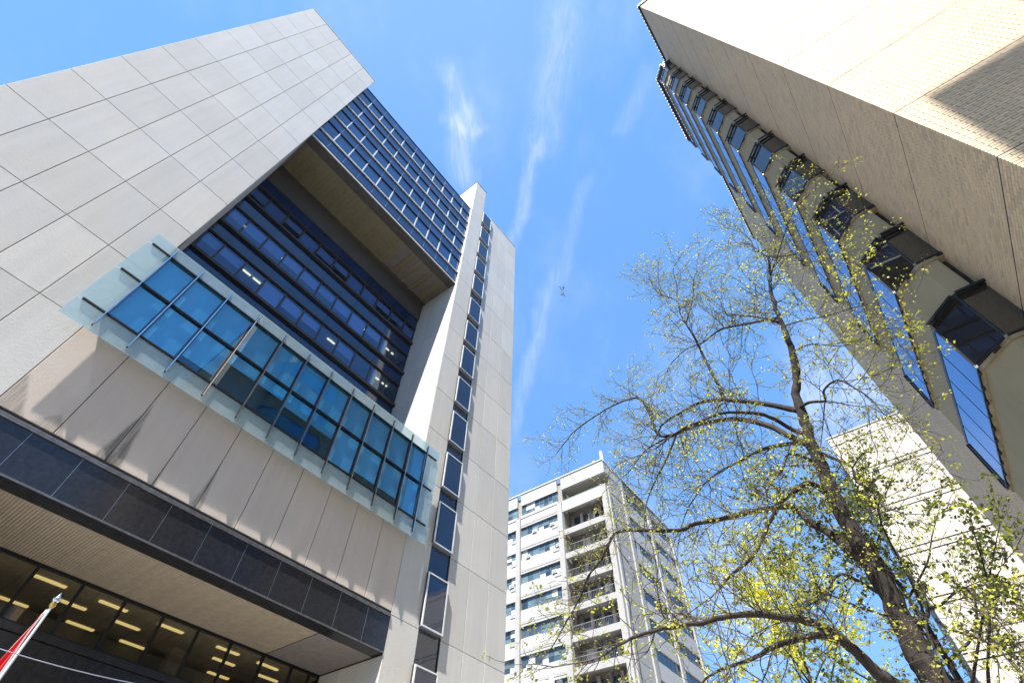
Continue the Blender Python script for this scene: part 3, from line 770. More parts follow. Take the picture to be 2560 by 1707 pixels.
# ================================================================== pale apartment block at the end of the street
K = 0.816
simple('white_brick', (0.45, 0.447, 0.432), 0.85, var=0.05, bmp=0.15, bscale=12)
simple('pale_concrete', (0.36, 0.356, 0.34), 0.85, var=0.08, bmp=0.1)
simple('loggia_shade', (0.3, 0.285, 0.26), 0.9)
simple('loggia_pink', (0.55, 0.44, 0.38), 0.9)
simple('window_frame', (0.2, 0.2, 0.2), 0.5)
simple('window_curtain', (0.72, 0.72, 0.7), 0.9, var=0.1, rnd=0.25)
simple('rail_green', (0.16, 0.3, 0.2), 0.5)
simple('roof_metal', (0.75, 0.75, 0.74), 0.5)
glass_mirror('glass_apartment', (0.10, 0.16, 0.19), 1.55, 0.05, 0.0, 0.45)
glass_mirror('glass_dark', (0.04, 0.07, 0.1), 1.6, 0.04, 0.0, 0.4)
Eb = Bld('apartment_block', R(-38), -27.7*K, 60*K, 'pale apartment block with corner balconies and rows of strip windows', 'building')
FY = 60*K
CX = (-28.55*K, -27.7*K)                         # corner column
tops = [50.8, 46.6, 42.6, 38.85, 35.1, 31.3, 27.6, 23.9, 20.2, 16.4, 12.6, 8.8, 5.0]
bots = [48.85, 44.85, 41.0, 37.2, 33.4, 29.65, 25.95, 22.2, 18.4, 14.6, 10.8, 7.0, 3.2]
ROOF = 53.05
co = MB().box(-66*K, -35.9*K, FY+.35, FY+18, -1.65, 52.6*K)
co.box(-35.9*K, -27.7*K-.34, FY+1.9, FY+18, -1.65, 52.6*K)
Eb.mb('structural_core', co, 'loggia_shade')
def window(x0, x1, z0, z1, n, y, low=True, glass='glass_apartment', seed=0):
    rr = random.Random(seed); fr = MB(); f = 0.035
    fr.box(x0, x1, y, y+.09, z0, z0+f).box(x0, x1, y, y+.09, z1-f, z1)
    for i in range(n+1):
        xx = x0+(x1-x0-f)*i/n; fr.box(xx, xx+f, y, y+.09, z0+f, z1-f)
    wn = Eb.mb('window', fr, 'window_frame')
    for i in range(n):
        a, b = x0+(x1-x0-f)*i/n+f, x0+(x1-x0-f)*(i+1)/n
        zm = z0+(z1-z0)*(0.42 if low else 0.0)
        for c, d in (((z0+f, zm-.02), (zm+.02, z1-f)) if low else ((z0+f, z1-f),)):
            mt = 'window_curtain' if rr.random() < 0.2 else (glass if rr.random() < .75 else 'glass_dark')
            Eb.box('pane', a, b, y+.04, y+.06, c, d, mt, wn)
    return wn
for i in range(12):
    t_, b_ = tops[i]*K, bots[i]*K; nb = bots[i-1]*K if i else ROOF*K
    # spandrels and window strips: end bay, middle bay
    Eb.box('spandrel', -46.9*K, -44.75*K, FY, FY+.36, t_, nb, 'white_brick')
    Eb.box('spandrel', -43.95*K, -36.65*K, FY, FY+.36, t_+.0, nb-.0, 'white_brick')
    Eb.box('spandrel', -66*K, -46.9*K, FY, FY+.36, t_, nb, 'white_brick')
    Eb.box('slab_edge', -43.95*K, -36.66*K, FY-.03, FY+.02, t_+.25, t_+.55, 'pale_concrete') if i else None
    window(-46.9*K, -44.78*K, b_, t_, 2, FY+.16, seed=i)
    if i == 0: window(-43.9*K, -36.7*K, b_, t_, 8, FY+.16, seed=50)
    else:
        window(-43.9*K, -40.62*K, b_+.12, t_, 3, FY+.16, low=False, seed=100+i)
        window(-40.58*K, -36.7*K, b_, t_, 4, FY+.16, seed=200+i)
        Eb.box('spandrel_step', -43.9*K, -40.62*K, FY+.02, FY+.3, b_-.0, b_+.12, 'white_brick')
        for gx in (-37.9*K, -45.75*K):            # air conditioner grilles
            gr = Eb.box('grille', gx, gx+.95, FY-.03, FY+.05, b_-.5, b_-.08, 'window_frame')
            for q in range(4): Eb.box('grille_fin', gx+.07+q*.21, gx+.07+q*.21+.15, FY-.045, FY-.032, b_-.44, b_-.14, 'white_brick', gr)
    for gx in ((-46.0, -41.6, -38.2) if i % 2 else (-42.9, -37.3)):      # window air conditioners
        if random.Random(i*13+int(gx)).random() < .55:
            ac = Eb.box('air_conditioner', gx*K, gx*K+.62, FY-.12, FY+.2, b_+.04, b_+.42, 'roof_metal'); Eb.box('grille_fin', gx*K+.06, gx*K+.56, FY-.13, FY-.122, b_+.1, b_+.36, 'loggia_shade', ac)
    # corner loggia
    if i:
        zs_, zn = bots[i]*K-1.1, tops[i]*K
        Eb.box('loggia_floor', -35.8*K, CX[0], FY+.05, FY+1.9, bots[i]*K-1.35, bots[i]*K-1.15, 'pale_concrete')
        Eb.box('loggia_beam', -35.8*K, CX[0], FY+.02, FY+.3, tops[i]*K-.05, tops[i]*K+.62, 'pale_concrete')
        for q in range(4):
            xq = -35.5*K+q*1.35
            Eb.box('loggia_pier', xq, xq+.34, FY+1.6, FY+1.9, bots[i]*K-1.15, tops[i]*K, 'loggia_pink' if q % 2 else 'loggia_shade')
        window(-35.2*K, -28.7*K, bots[i]*K-.6, tops[i]*K-.25, 5, FY+1.78, seed=300+i, glass='glass_dark')
        if i > 1:
            rl = MB().box(-35.8*K, CX[0], FY+.1, FY+.14, bots[i]*K-.2, bots[i]*K-.14)
            for q in range(28): rl.box(-35.75*K+q*.2, -35.75*K+q*.2+.02, FY+.11, FY+.13, bots[i]*K-1.15, bots[i]*K-.2)
            Eb.mb('railing', rl, 'window_frame')
Eb.box('parapet_beam', -35.8*K, CX[1], FY, FY+.36, 50.7*K, ROOF*K, 'white_brick')
Eb.box('parapet_beam', -35.8*K, CX[0], FY, FY+.2, 46.6*K, 48.45*K, 'white_brick')
Eb.box('terrace_rail', -35.8*K, CX[1], FY+.02, FY+.12, 48.55*K, 48.62*K, 'rail_green')
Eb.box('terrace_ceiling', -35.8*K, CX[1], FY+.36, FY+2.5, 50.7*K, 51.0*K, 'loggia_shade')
Eb.box('terrace_floor', -35.8*K, CX[1], FY+.2, FY+2.5, 47.6*K, 47.9*K, 'pale_concrete')
Eb.box('roof_ledge', -66*K, CX[1]+.05, FY-.1, FY+.05, ROOF*K, ROOF*K+.12, 'roof_metal')
Eb.box('string_course', -66*K, -35.8*K, FY-.05, FY+.02, 48.3*K, 48.42*K, 'pale_concrete')
for a, b in ((-44.75, -43.97), (-36.65, -35.8), (-28.55, -27.72)): Eb.box('column', a*K, b*K, FY-.22, FY+.4, -1.65, 48.3*K, 'pale_concrete')
# long side facing the street
SXe = -27.7*K
for i in range(12):
    t_, b_ = tops[i]*K, bots[i]*K; nb = (bots[i-1] if i else ROOF)*K
    for y0, y1, n in ((66.5, 74.35, 6), (75.25, 83.5, 6)):
        Eb.box('side_spandrel', SXe-.36, SXe, y0*K, y1*K, t_, nb, 'white_brick')
        fr = MB(); f = .035; xs = SXe-.16
        fr.box(xs-.06, xs, y0*K, y1*K, b_, b_+f).box(xs-.06, xs, y0*K, y1*K, t_-f, t_)
        for q in range(n+1): yy = y0*K+(y1-y0)*K*q/n; fr.box(xs-.06, xs, yy-f/2, yy+f/2, b_+f, t_-f)
        wn = Eb.mb('side_window', fr, 'window_frame')
        rr = random.Random(700+i*7+n)
        for q in range(n):
            ya, yb = y0*K+(y1-y0)*K*q/n+f, y0*K+(y1-y0)*K*(q+1)/n-f
            Eb.box('pane', xs-.04, xs-.02, ya, yb, b_+f, t_-f, 'window_curtain' if rr.random() < .2 else 'glass_dark', wn)
    Eb.box('side_panel', SXe-.3, SXe-.02, 61.5*K, 65.4*K, b_-1.1*K+.02, b_+2.65*K-.02, 'pale_concrete')
    Eb.box('side_slab_edge', SXe-.36, SXe-.01, 60.5*K, 66.4*K, b_-1.6*K, b_-1.1*K, 'pale_concrete') if i else None
for a, b in ((60.0, 60.85), (65.45, 66.4), (74.4, 75.2), (83.4, 84.1)): Eb.box('side_column', SXe-.4, SXe+.16, a*K+.24 if a == 60 else a*K, b*K, -1.65, 48.2*K if a < 61 else 50.8*K, 'pale_concrete')
Eb.box('side_parapet', SXe-.36, SXe+.0, 60.5*K, 84*K, 50.9*K, ROOF*K, 'white_brick')
Eb.box('side_parapet_cap', SXe-.4, SXe+.08, 60.2*K, 84.1*K, ROOF*K, ROOF*K+.12, 'roof_metal')
# rooftop vents
for (x, y, s_, h) in ((-28.1*K, 60.8*K, .42, 1.9), (-29.6*K, 60.9*K, .5, .8)):
    Eb.mb('roof_vent', MB().tube([(x, y, ROOF*K), (x, y, ROOF*K+h), (x+.05, y, ROOF*K+h+.12)], [s_*.5, s_*.5, s_*.3], 10), 'roof_metal')

# ================================================================== neighbour behind the photographer, on the brick tower's side
simple('neighbour_wall', (0.35, 0.27, 0.2), 0.9, bmp=0.2)
def block(name, az, x0, x1, y0, y1, h, label, face_y, wall='neighbour_wall'):
    b = Bld(name, az, (x0+x1)/2, (y0+y1)/2, label, 'building')
    b.mb('wall', MB().box(x0, x1, y0, y1, -1.65, h), wall)
    b.mb('roof_coping', MB().box(x0-.1, x1+.1, y0-.1, y1+.1, h, h+.25), 'coping')
    z = 2.0
    while z < h-3:
        for x in np.arange(x0+1.2, x1-1.6, 3.2):
            yy = y1+.02 if face_y > 0 else y0-.04
            wn = b.box('window', x, x+1.5, yy-.02, yy+.04, z, z+1.8, 'window_frame')
            b.box('pane', x+.08, x+1.42, yy+.03 if face_y > 0 else yy-.03, yy+.05 if face_y > 0 else yy-.01, z+.08, z+1.72, 'glass_dark', wn)
        z += 3.6
    return b
K0 = 3.6                                           # its roof corner throws the shade onto the tower's lit wall
_dC = np.array([math.cos(AZ_B-math.pi/2), math.sin(AZ_B-math.pi/2), 0]); _nC = np.array([-_dC[1], _dC[0], 0])
sr = sunray/abs(sunray[2]); ds_, dn_ = sr@_dC, sr@_nC
zc = 13.71+EYE; H_ = 44.0-EYE
k_ = H_-13.71
block('brick_neighbour', AZ_B-math.pi/2, 6.61-ds_*k_, 6.61-ds_*k_+16, 8.45-dn_*k_-14, 8.45-dn_*k_, H_, 'tall brown brick block behind the viewpoint casting shade on the tan tower', 1)

# ================================================================== trees
def bark(name, lo, hi):
    m, t, p, o = material(name)
    g = t.new('ShaderNodeNewGeometry').outputs['Position']
    v = t.mapping(g, scale=(14, 14, 2.2))
    f = t.math('ADD', t.math('MULTIPLY', t.noise(v, 1.0, 6, 0.7, 1.0), 0.7), t.math('MULTIPLY', t.noise(g, 3, 4), 0.4))
    t.put(p.inputs['Base Color'], t.ramp(f, [(0.36, lo), (0.55, tuple((a+b)/2 for a, b in zip(lo, hi))), (0.72, hi)]))
    p.inputs['Roughness'].default_value = 0.9; p.inputs['Specular IOR Level'].default_value = 0.2
    bump(t, p, f, 0.8, 0.05)
bark('bark', (0.010, 0.008, 0.0075), (0.062, 0.05, 0.042))
simple('twig', (0.05, 0.034, 0.028), 0.8, var=0.35, scale=8)
def leafmat(name, lo, hi, trans):
    m = bpy.data.materials.new(name); m.use_nodes = True; t = NT(m.node_tree); t.N.clear(); MATS[name] = m
    out = t.new('ShaderNodeOutputMaterial'); at_ = t.new('ShaderNodeAttribute'); at_.attribute_name = 'tone'
    cc = t.ramp(at_.outputs['Fac'], [(0.0, lo), (1.0, hi)])
    p = t.new('ShaderNodeBsdfPrincipled'); t.put(p.inputs['Base Color'], cc); p.inputs['Roughness'].default_value = 0.5
    tr = t.new('ShaderNodeBsdfTranslucent'); t.put(tr.inputs[0], t.mix(1.0, cc, (*trans, 1), 'MULTIPLY'))
    mx = t.new('ShaderNodeMixShader'); mx.inputs[0].default_value = 0.45; t.L.new(p.outputs[0], mx.inputs[1]); t.L.new(tr.outputs[0], mx.inputs[2]); t.L.new(mx.outputs[0], out.inputs[0])
leafmat('leaf_spring', (0.2, 0.21, 0.035), (0.5, 0.51, 0.09), (1.2, 1.2, 0.7))
leafmat('leaf_green', (0.05, 0.075, 0.012), (0.17, 0.19, 0.03), (1.1, 1.1, 0.6))
leafmat('leaf_yellow', (0.48, 0.5, 0.03), (0.72, 0.7, 0.06), (1.2, 1.15, 0.5))

def unit(v): return v/(np.linalg.norm(v)+1e-9)
def smooth(P, n):
    """resample a polyline with a rounded course"""
    P = np.array(P, float); k = len(P); out = []
    Q = np.vstack([2*P[0]-P[1], P, 2*P[-1]-P[-2]])
    for i in range(k-1):
        p0, p1, p2, p3 = Q[i:i+4]
        for u in np.arange(n)/n:
            out.append(0.5*((2*p1)+(-p0+p2)*u+(2*p0-5*p1+4*p2-p3)*u*u+(-p0+3*p1-3*p2+p3)*u**3))
    out.append(P[-1]); return np.array(out)
class Tree:
    def __init__(s, name, base, label, group=None):
        s.root = bpy.data.objects.new(name, None); s.root.location = base; link(s.root); tag(s.root, label, 'tree', group)
        s.base = np.array(base, float); s.seg = []; s.leaf = []; s.tw = []; s.limbs = []
    def limb(s, P, r0, r1, name='limb', k=9, n=4, knots=0.0):
        C = smooth(P, n); m = len(C)
        rad = r0+(r1-r0)*(np.arange(m)/(m-1))**0.8
        if knots: rad = rad*(1+knots*(rng.random(m)-.4)); C = C+rng.normal(0, r0*.05, C.shape)
        V, F = tube_arrays(C, rad, k)
        mesh(name, V-s.base, F, 'bark', s.root, smooth=True)
        s.limbs.append((C, rad)); return C
    def grow(s, step1, L1, step2, L2, nl3, L3, lean, leaf, nleaf, droop=0.0, start=0.15, keep=None):
        """twigs in three orders, leaves on the last"""
        for C, rad in s.limbs:
            d = np.linalg.norm(np.diff(C, axis=0), axis=1); cum = np.concatenate([[0], np.cumsum(d)]); L = cum[-1]
            pos = start*L+rng.random()*step1
            while pos < L+0.01:
                i = min(np.searchsorted(cum, pos), len(C)-1); p = C[i]; dr = unit(C[min(i+1, len(C)-1)]-C[max(i-1, 0)])
                tip = pos/L
                if keep is None or keep(p, tip):
                    ax = unit(rng.normal(size=3)); out = unit(np.cross(dr, ax))
                    v = unit(out*1.0+dr*(0.35+0.5*tip)+np.array(lean)*0.6)
                    s.branch(p, v, L1*rng.uniform(.45, 1.15)*(1.1-.4*tip), min(rad[i]*.45, .010), step2, L2, nl3, L3, leaf, nleaf, droop)
                pos += step1*rng.uniform(.6, 1.4)
            s.branch(C[-1], unit(C[-1]-C[-3]), L1*.8, min(rad[-1], .015), step2, L2, nl3, L3, leaf, nleaf, droop)
    def branch(s, p, v, L, r, step2, L2, nl3, L3, leaf, nleaf, droop):
        n = max(4, int(L/.16)); pts = [p]; q = p.copy(); d = v.copy()
        for i in range(n):
            d = unit(d+rng.normal(0, .17, 3)+np.array([0, 0, .05-droop*i/n])); q = q+d*L/n; pts.append(q)
        pts = np.array(pts); s.tw.append((pts, np.linspace(r, .0035, n+1)))
        a = step2*.6
        while a < L:
            i = min(int(a/L*n), n-1); p2 = pts[i]+(pts[i+1]-pts[i])*((a/L*n) % 1)
            t_ = unit(pts[i+1]-pts[i]); v2 = unit(np.cross(t_, unit(rng.normal(size=3)))+t_*.8+np.array([0, 0, .15-droop]))
            l2 = L2*rng.uniform(.4, 1.2)*(1.1-.5*a/L)
            m = 3; pp = [p2]; dd = v2
            for _ in range(m): dd = unit(dd+rng.normal(0, .22, 3)-np.array([0, 0, droop*.3])); pp.append(pp[-1]+dd*l2/m)
            pp = np.array(pp); s.tw.append((pp, np.linspace(min(.006, r*.6), .0025, m+1)))
            for _ in range(nl3):
                f = rng.random()**.7*m; j = min(int(f), m-1); b0 = pp[j]+(pp[j+1]-pp[j])*(f-j)
                v3 = unit(unit(pp[j+1]-pp[j])*.7+rng.normal(0, .6, 3)); l3 = L3*rng.uniform(.4, 1.2); b1 = b0+v3*l3
                s.seg.append((b0, b1))
                for _ in range(nleaf if rng.random() < .8 else 0): s.leaf.append(b0+(b1-b0)*rng.uniform(.35, 1.05)+rng.normal(0, leaf*.35, 3))
            a += step2*rng.uniform(.6, 1.4)
    def finish(s, leaf, leafm, twigr=.0022, big=False):
        V, F, k = [], [], 0
        for P, r in s.tw:
            v, f = tube_arrays(P, r, 3); V.append(v); F.append(f+k); k += len(v)
        if s.seg:                                   # the finest twigs, straight
            S0 = np.array([a for a, b in s.seg]); S1 = np.array([b for a, b in s.seg]); T = S1-S0; T /= np.linalg.norm(T, axis=1)[:, None]+1e-9
            u = np.cross(T, [.3, .2, .93]); u /= np.linalg.norm(u, axis=1)[:, None]; w_ = np.cross(T, u); n = len(S0)
            R3 = [u, -.5*u+.866*w_, -.5*u-.866*w_]
            v = np.stack([S0+twigr*q for q in R3]+[S1+twigr*.5*q for q in R3], 1).reshape(-1, 3)
            b = (np.arange(n)*6)[:, None]; f = np.concatenate([b+np.array([[0, 1, 4, 3]]), b+np.array([[1, 2, 5, 4]]), b+np.array([[2, 0, 3, 5]])])
            V.append(v); F.append(f+k)
        V = np.concatenate(V); F = np.concatenate(F)
        tw = mesh('twigs', V-s.base, F, 'twig', s.root); tw['kind'] = 'stuff'
        C = np.array(s.leaf); n = len(C)
        a = rng.normal(size=(n, 3)); a[:, 2] = a[:, 2]*.6-.3; a /= np.linalg.norm(a, axis=1)[:, None]
        c = np.cross(a, rng.normal(size=(n, 3))); c /= np.linalg.norm(c, axis=1)[:, None]; nn = np.cross(a, c)
        sz = (leaf*rng.uniform(.45, 1.25, n))[:, None]
        if big: sz = sz*np.clip(1.3-.03*(C[:, 2:3]-3), 1.05, 1.3)      # leaves low in the crown are further out
        v = np.stack([C, C+a*sz*.45+c*sz*.42+nn*sz*.12, C+a*sz, C+a*sz*.45-c*sz*.42+nn*sz*.12], 1).reshape(-1, 3)
        f = np.arange(n*4).reshape(-1, 4)
        cl_ = np.clip(.5+.22*rng.normal(size=n)+.3*np.sin(C[:, 0]*1.7+C[:, 2]*1.1), 0, 1)
        cr = mesh('crown', v-s.base, f, leafm, s.root, tone=cl_); cr['kind'] = 'stuff'
        print('tree', len(V), len(F), n)

H = 8.8
def px(*pts): return [at(x, y, h) for x, y, h in pts]
T1 = Tree('street_tree', (*at(2345, 1720, H)[:2], 0.1), 'large grey-trunked street tree with sparse yellow-green spring leaves in front of the brick tower')
tb = at(2345, 1720, H)
trunk = [np.array([tb[0]+.02, tb[1], 0.0]), np.array([tb[0], tb[1], 1.6])]+px((2352, 1725, H), (2300, 1640, H), (2240, 1520, H), (2190, 1425, H), (2150, 1360, H), (2110, 1290, H), (2075, 1220, H), (2045, 1150, H), (2025, 1100, H), (2008, 1040, H), (1990, 985, H), (1990, 927, H), (1978, 877, H-.1), (1969, 844, H-.2), (1957, 815, H-.2), (1940, 773, H-.3), (1924, 715, H-.3), (1922, 649, H-.4), (1918, 624, H-.4))
T1.limb(trunk, .195, .024, 'trunk', 14, 4, .14)
LB = [ # traced boughs: start radius, end radius, points (picture x, y, metres away)
 (.035, .012, (1918, 624, H-.4), (1886, 628, H-.2), (1878, 603, H), (1849, 574, H+.2), (1816, 549, H+.4)),
 (.03, .01, (1924, 690, H-.4), (1940, 653, H-.7), (1950, 620, H-.9), (1982, 533, H-1.0), (2030, 480, H-1.2)),
 (.03, .01, (1920, 640, H-.4), (1960, 640, H-.8), (2025, 628, H-1.2), (2110, 632, H-1.5)),
 (.05, .015, (1957, 811, H-.2), (1932, 802, H), (1891, 792, H+.4), (1816, 782, H+.8), (1799, 748, H+.9), (1781, 726, H+1)),
 (.05, .015, (1945, 795, H-.2), (1857, 811, H+.4), (1799, 825, H+.8), (1758, 856, H+1.1), (1716, 873, H+1.3), (1679, 906, H+1.5)),
 (.10, .03, (1995, 1025, H), (1974, 1022, H+.1), (1899, 1008, H+.3), (1808, 999, H+.6), (1754, 1005, H+.8), (1704, 1030, H+1), (1658, 1059, H+1.2), (1646, 1080, H+1.3)),
 (.07, .012, (1812, 999, H+.6), (1795, 960, H+.6), (1775, 923, H+.6), (1758, 889, H+.6), (1745, 860, H+.5), (1729, 831, H+.4), (1716, 811, H+.4), (1700, 782, H+.3), (1692, 753, H+.3), (1646, 732, H+.4), (1625, 699, H+.4), (1619, 666, H+.5)),
 (.03, .01, (1716, 807, H+.4), (1733, 740, H+.2), (1735, 695, H), (1750, 665, H)),
 (.025, .01, (1692, 753, H+.3), (1692, 715, H+.2), (1683, 674, H+.1), (1704, 637, H)),
 (.075, .02, (2010, 1085, H), (1980, 1073, H), (1922, 1041, H-.3), (1874, 1032, H-.6), (1810, 1032, H-.9), (1763, 1048, H-1.1), (1700, 1075, H-1.3), (1640, 1120, H-1.5)),
 (.10, .02, (2020, 1110, H), (1980, 1094, H+.1), (1922, 1064, H+.3), (1858, 1049, H+.5), (1810, 1049, H+.7), (1747, 1060, H+.9), (1705, 1076, H+1.1), (1683, 1087, H+1.2), (1645, 1086, H+1.3), (1625, 1038, H+1.3), (1600, 997, H+1.3), (1560, 1002, H+1.5), (1500, 1032, H+1.7), (1440, 1075, H+1.9), (1405, 1115, H+2)),
 (.02, .008, (1578, 1000, H+1.4), (1571, 968, H+1.4), (1571, 942, H+1.4)),
 (.045, .012, (1689, 1090, H+1.2), (1667, 1146, H+1.2), (1645, 1188, H+1.1), (1625, 1232, H+1.1), (1613, 1274, H+1), (1611, 1322, H+1)),
 (.045, .012, (1683, 1089, H+1.2), (1635, 1111, H+1.5), (1603, 1137, H+1.7), (1578, 1172, H+1.8), (1552, 1197, H+2)),
 (.05, .015, (2035, 1155, H), (2001, 1139, H-.2), (1970, 1136, H-.4), (1954, 1175, H-.6), (1928, 1204, H-.7), (1917, 1229, H-.8), (1919, 1264, H-.9), (1912, 1330, H-1)),
 (.065, .015, (2022, 1108, H), (1980, 1108, H+.3), (1922, 1118, H+.8), (1890, 1130, H+1.1), (1849, 1153, H+1.5), (1801, 1178, H+1.9), (1763, 1207, H+2.1), (1740, 1239, H+2.2), (1718, 1274, H+2.3), (1705, 1312, H+2.4)),
 (.08, .02, (2070, 1235, H), (2027, 1208, H-.3), (1996, 1220, H-.5), (1950, 1256, H-.8), (1935, 1287, H-.9), (1919, 1312, H-1), (1909, 1341, H-1), (1880, 1395, H-1.1), (1834, 1430, H-1.2), (1800, 1470, H-1.3)),
 (.12, .025, (2172, 1408, H), (2125, 1378, H), (2103, 1357, H+.1), (2064, 1326, H+.2), (2025, 1303, H+.3), (1983, 1266, H+.5), (1950, 1267, H+.6), (1874, 1280, H+.9), (1794, 1299, H+1.3), (1737, 1309, H+1.5), (1699, 1325, H+1.6), (1619, 1325, H+1.9), (1546, 1328, H+2.1), (1519, 1362, H+2.2), (1504, 1397, H+2.2), (1471, 1439, H+2.3), (1452, 1488, H+2.4), (1428, 1533, H+2.4), (1405, 1574, H+2.5)),
 (.14, .02, (2345, 1790, H), (2290, 1745, H-.2), (2232, 1707, H-.4), (2194, 1681, H-.5), (2155, 1642, H-.6), (2116, 1609, H-.8), (2085, 1583, H-.9), (2046, 1562, H-1), (2001, 1547, H-1.1), (1960, 1543, H-1.3), (1912, 1535, H-1.5), (1854, 1535, H-1.7), (1805, 1543, H-1.9), (1756, 1557, H-2), (1707, 1562, H-2.1), (1638, 1576, H-2.3), (1580, 1594, H-2.4), (1500, 1640, H-2.5)),
 (.045, .015, (2212, 1490, H), (2175, 1468, H-.05), (2142, 1450, H-.2), (2108, 1435, H-.4), (2087, 1445, H-.5), (2072, 1471, H-.6), (2051, 1495, H-.7), (2017, 1515, H-.8), (2001, 1533, H-.9)),
 (.07, .02, (2090, 1588, H-.9), (2038, 1588, H-.8), (1960, 1607, H-.7), (1928, 1619, H-.6), (1893, 1639, H-.5), (1854, 1656, H-.4), (1815, 1668, H-.3), (1775, 1688, H-.2), (1740, 1720, H-.2)),
 (.05, .012, (2050, 1131, H), (2083, 1146, H-.2), (2129, 1167, H-.4), (2141, 1203, H-.5), (2172, 1218, H-.7), (2205, 1264, H-.9), (2256, 1282, H-1.2)),
 (.02, .008, (2131, 1170, H-.4), (2144, 1149, H-.4), (2162, 1132, H-.5), (2200, 1128, H-.6)),
 (.05, .01, (1991, 1026, H), (2021, 1006, H-.2), (2062, 1001, H-.4), (2060, 975, H-.5), (2095, 950, H-.7), (2145, 975, H-.9), (2180, 1000, H-1), (2205, 1030, H-1.1)),
 (.02, .008, (2062, 1001, H-.4), (2057, 1065, H-.4), (2052, 1111, H-.4)),
 (.025, .008, (1980, 880, H-.1), (2030, 860, H-.5), (2106, 865, H-.9), (2190, 840, H-1.3)),
 (.025, .008, (1961, 815, H-.2), (2010, 800, H-.6), (2065, 790, H-1), (2148, 765, H-1.4), (2200, 757, H-1.7)),
 (.06, .015, (2271, 1567, H), (2297, 1549, H-.1), (2318, 1539, H-.2), (2321, 1523, H-.2), (2349, 1513, H-.3), (2373, 1492, H-.4), (2414, 1466, H-.5)),
 (.02, .008, (2414, 1469, H-.5), (2453, 1508, H-.6), (2492, 1547, H-.7), (2531, 1591, H-.8)),
 (.03, .01, (2316, 1539, H-.2), (2316, 1572, H-.3), (2334, 1617, H-.5), (2349, 1658, H-.6), (2375, 1705, H-.7)),
 (.03, .01, (2341, 1549, H-.2), (2375, 1572, H-.3), (2427, 1588, H-.5), (2479, 1611, H-.7), (2505, 1632, H-.8), (2544, 1676, H-.9)),
]
for b_ in LB: T1.limb(px(*b_[2:]), b_[0]*.68, b_[1]*.62, 'limb', 8, 4, .08)
tr0 = T1.limbs.pop(0)
T1.limbs.append((tr0[0][-28:], tr0[1][-28:]))
T1.grow(.125, 1.4, .16, .5, 4, .18, (0, 0, .15), .05, 3, droop=.12, start=.2)
T1.finish(.035, 'leaf_spring', .0019, big=True)

def auto_tree(name, base, h, spread, label, leafm, leaf, nleaf, lean=(0, 0), n1=16, seed=1, low=.3, dens=1.0):
    global rng
    rng = np.random.default_rng(seed)
    t_ = Tree(name, base, label); b = np.array(base, float)
    top = b+np.array([lean[0], lean[1], h])
    C = t_.limb([b, b+(top-b)*.25+rng.normal(0, .1, 3), b+(top-b)*.5+rng.normal(0, .15, 3), b+(top-b)*.75+rng.normal(0, .2, 3), top], .028*h*.5+.03, .02, 'trunk', 10, 4, .08)
    for i in range(n1):
        f = low+(1-low)*(i+.5)/n1; p = C[min(int(f*(len(C)-1)), len(C)-2)]
        a = i*2.4+rng.uniform(-.4, .4); L = spread*(1.15-.8*abs(f-.5))*rng.uniform(.7, 1.1)
        d = np.array([math.cos(a), math.sin(a), .45+.5*f]); d /= np.linalg.norm(d)
        P = [p, p+d*L*.35+rng.normal(0, .1, 3), p+d*L*.7+np.array([0, 0, .1*L])+rng.normal(0, .15, 3), p+d*L+np.array([0, 0, .12*L])]
        t_.limb(P, .012*h*.45*(1.2-f)+.012, .008, 'limb', 6, 3)
    tr = t_.limbs.pop(0); t_.limbs.append((tr[0][-6:], tr[1][-6:]))
    t_.grow(.42/dens, .95*spread/3, .22/dens, .42, 4, .16, (0, 0, .2), leaf, nleaf, droop=.05, start=.25)
    t_.finish(leaf, leafm, .003)
    return t_
g1 = at(2440, 1690, 15.5)
auto_tree('green_tree', (g1[0], g1[1], 0.1), 9.6, 3.0, 'denser olive-green tree in front of the cream building', 'leaf_green', .095, 3, (-.9, -.2), 26, 11, .3, 1.7)
g2 = at(2050, 1690, 23.0)
auto_tree('yellow_tree', (g2[0], g2[1], 0.1), 12.2, 3.2, 'bright yellow flowering tree behind the street tree trunk', 'leaf_yellow', .13, 2, (-.3, .6), 24, 23, .4, 1.5)

# ================================================================== flag on its pole, cable, street lamp
simple('pole_white', (0.7, 0.7, 0.69), 0.4)
simple('brass', (0.6, 0.38, 0.1), 0.3, 0.8)
simple('flag_red', (0.55, 0.02, 0.025), 0.7, var=0.1, scale=6)
simple('flag_white', (0.72, 0.71, 0.7), 0.7, var=0.1, scale=6)
simple('steel_cable', (0.35, 0.36, 0.42), 0.25, 0.9)
fx = at(137, 1505, 15.0); fb = np.array([fx[0], fx[1], 0.0]); ztop = at(140, 1492, 15.0)[2]
fr_ = bpy.data.objects.new('flagpole', None); fr_.location = fb; link(fr_); tag(fr_, 'white flagpole with a brass and silver finial before the office tower entrance', 'flagpole')
mb_ = MB().tube([(0, 0, 0), (0, 0, ztop-.22)], [.04, .024], 12); mesh('pole', mb_.V, mb_.F, 'pole_white', fr_, smooth=True)
mb_ = MB().tube([(0, 0, ztop-.22), (0, 0, ztop-.17), (0, 0, ztop-.1)], [.03, .065, .05], 12); mesh('collar', mb_.V, mb_.F, 'brass', fr_, smooth=True)
mb_ = MB().tube([(0, 0, ztop-.1), (0, 0, ztop-.05), (0, 0, ztop), (0, 0, ztop+.1)], [.05, .085, .055, .004], 12); mesh('finial', mb_.V, mb_.F, 'chrome', fr_, smooth=True)
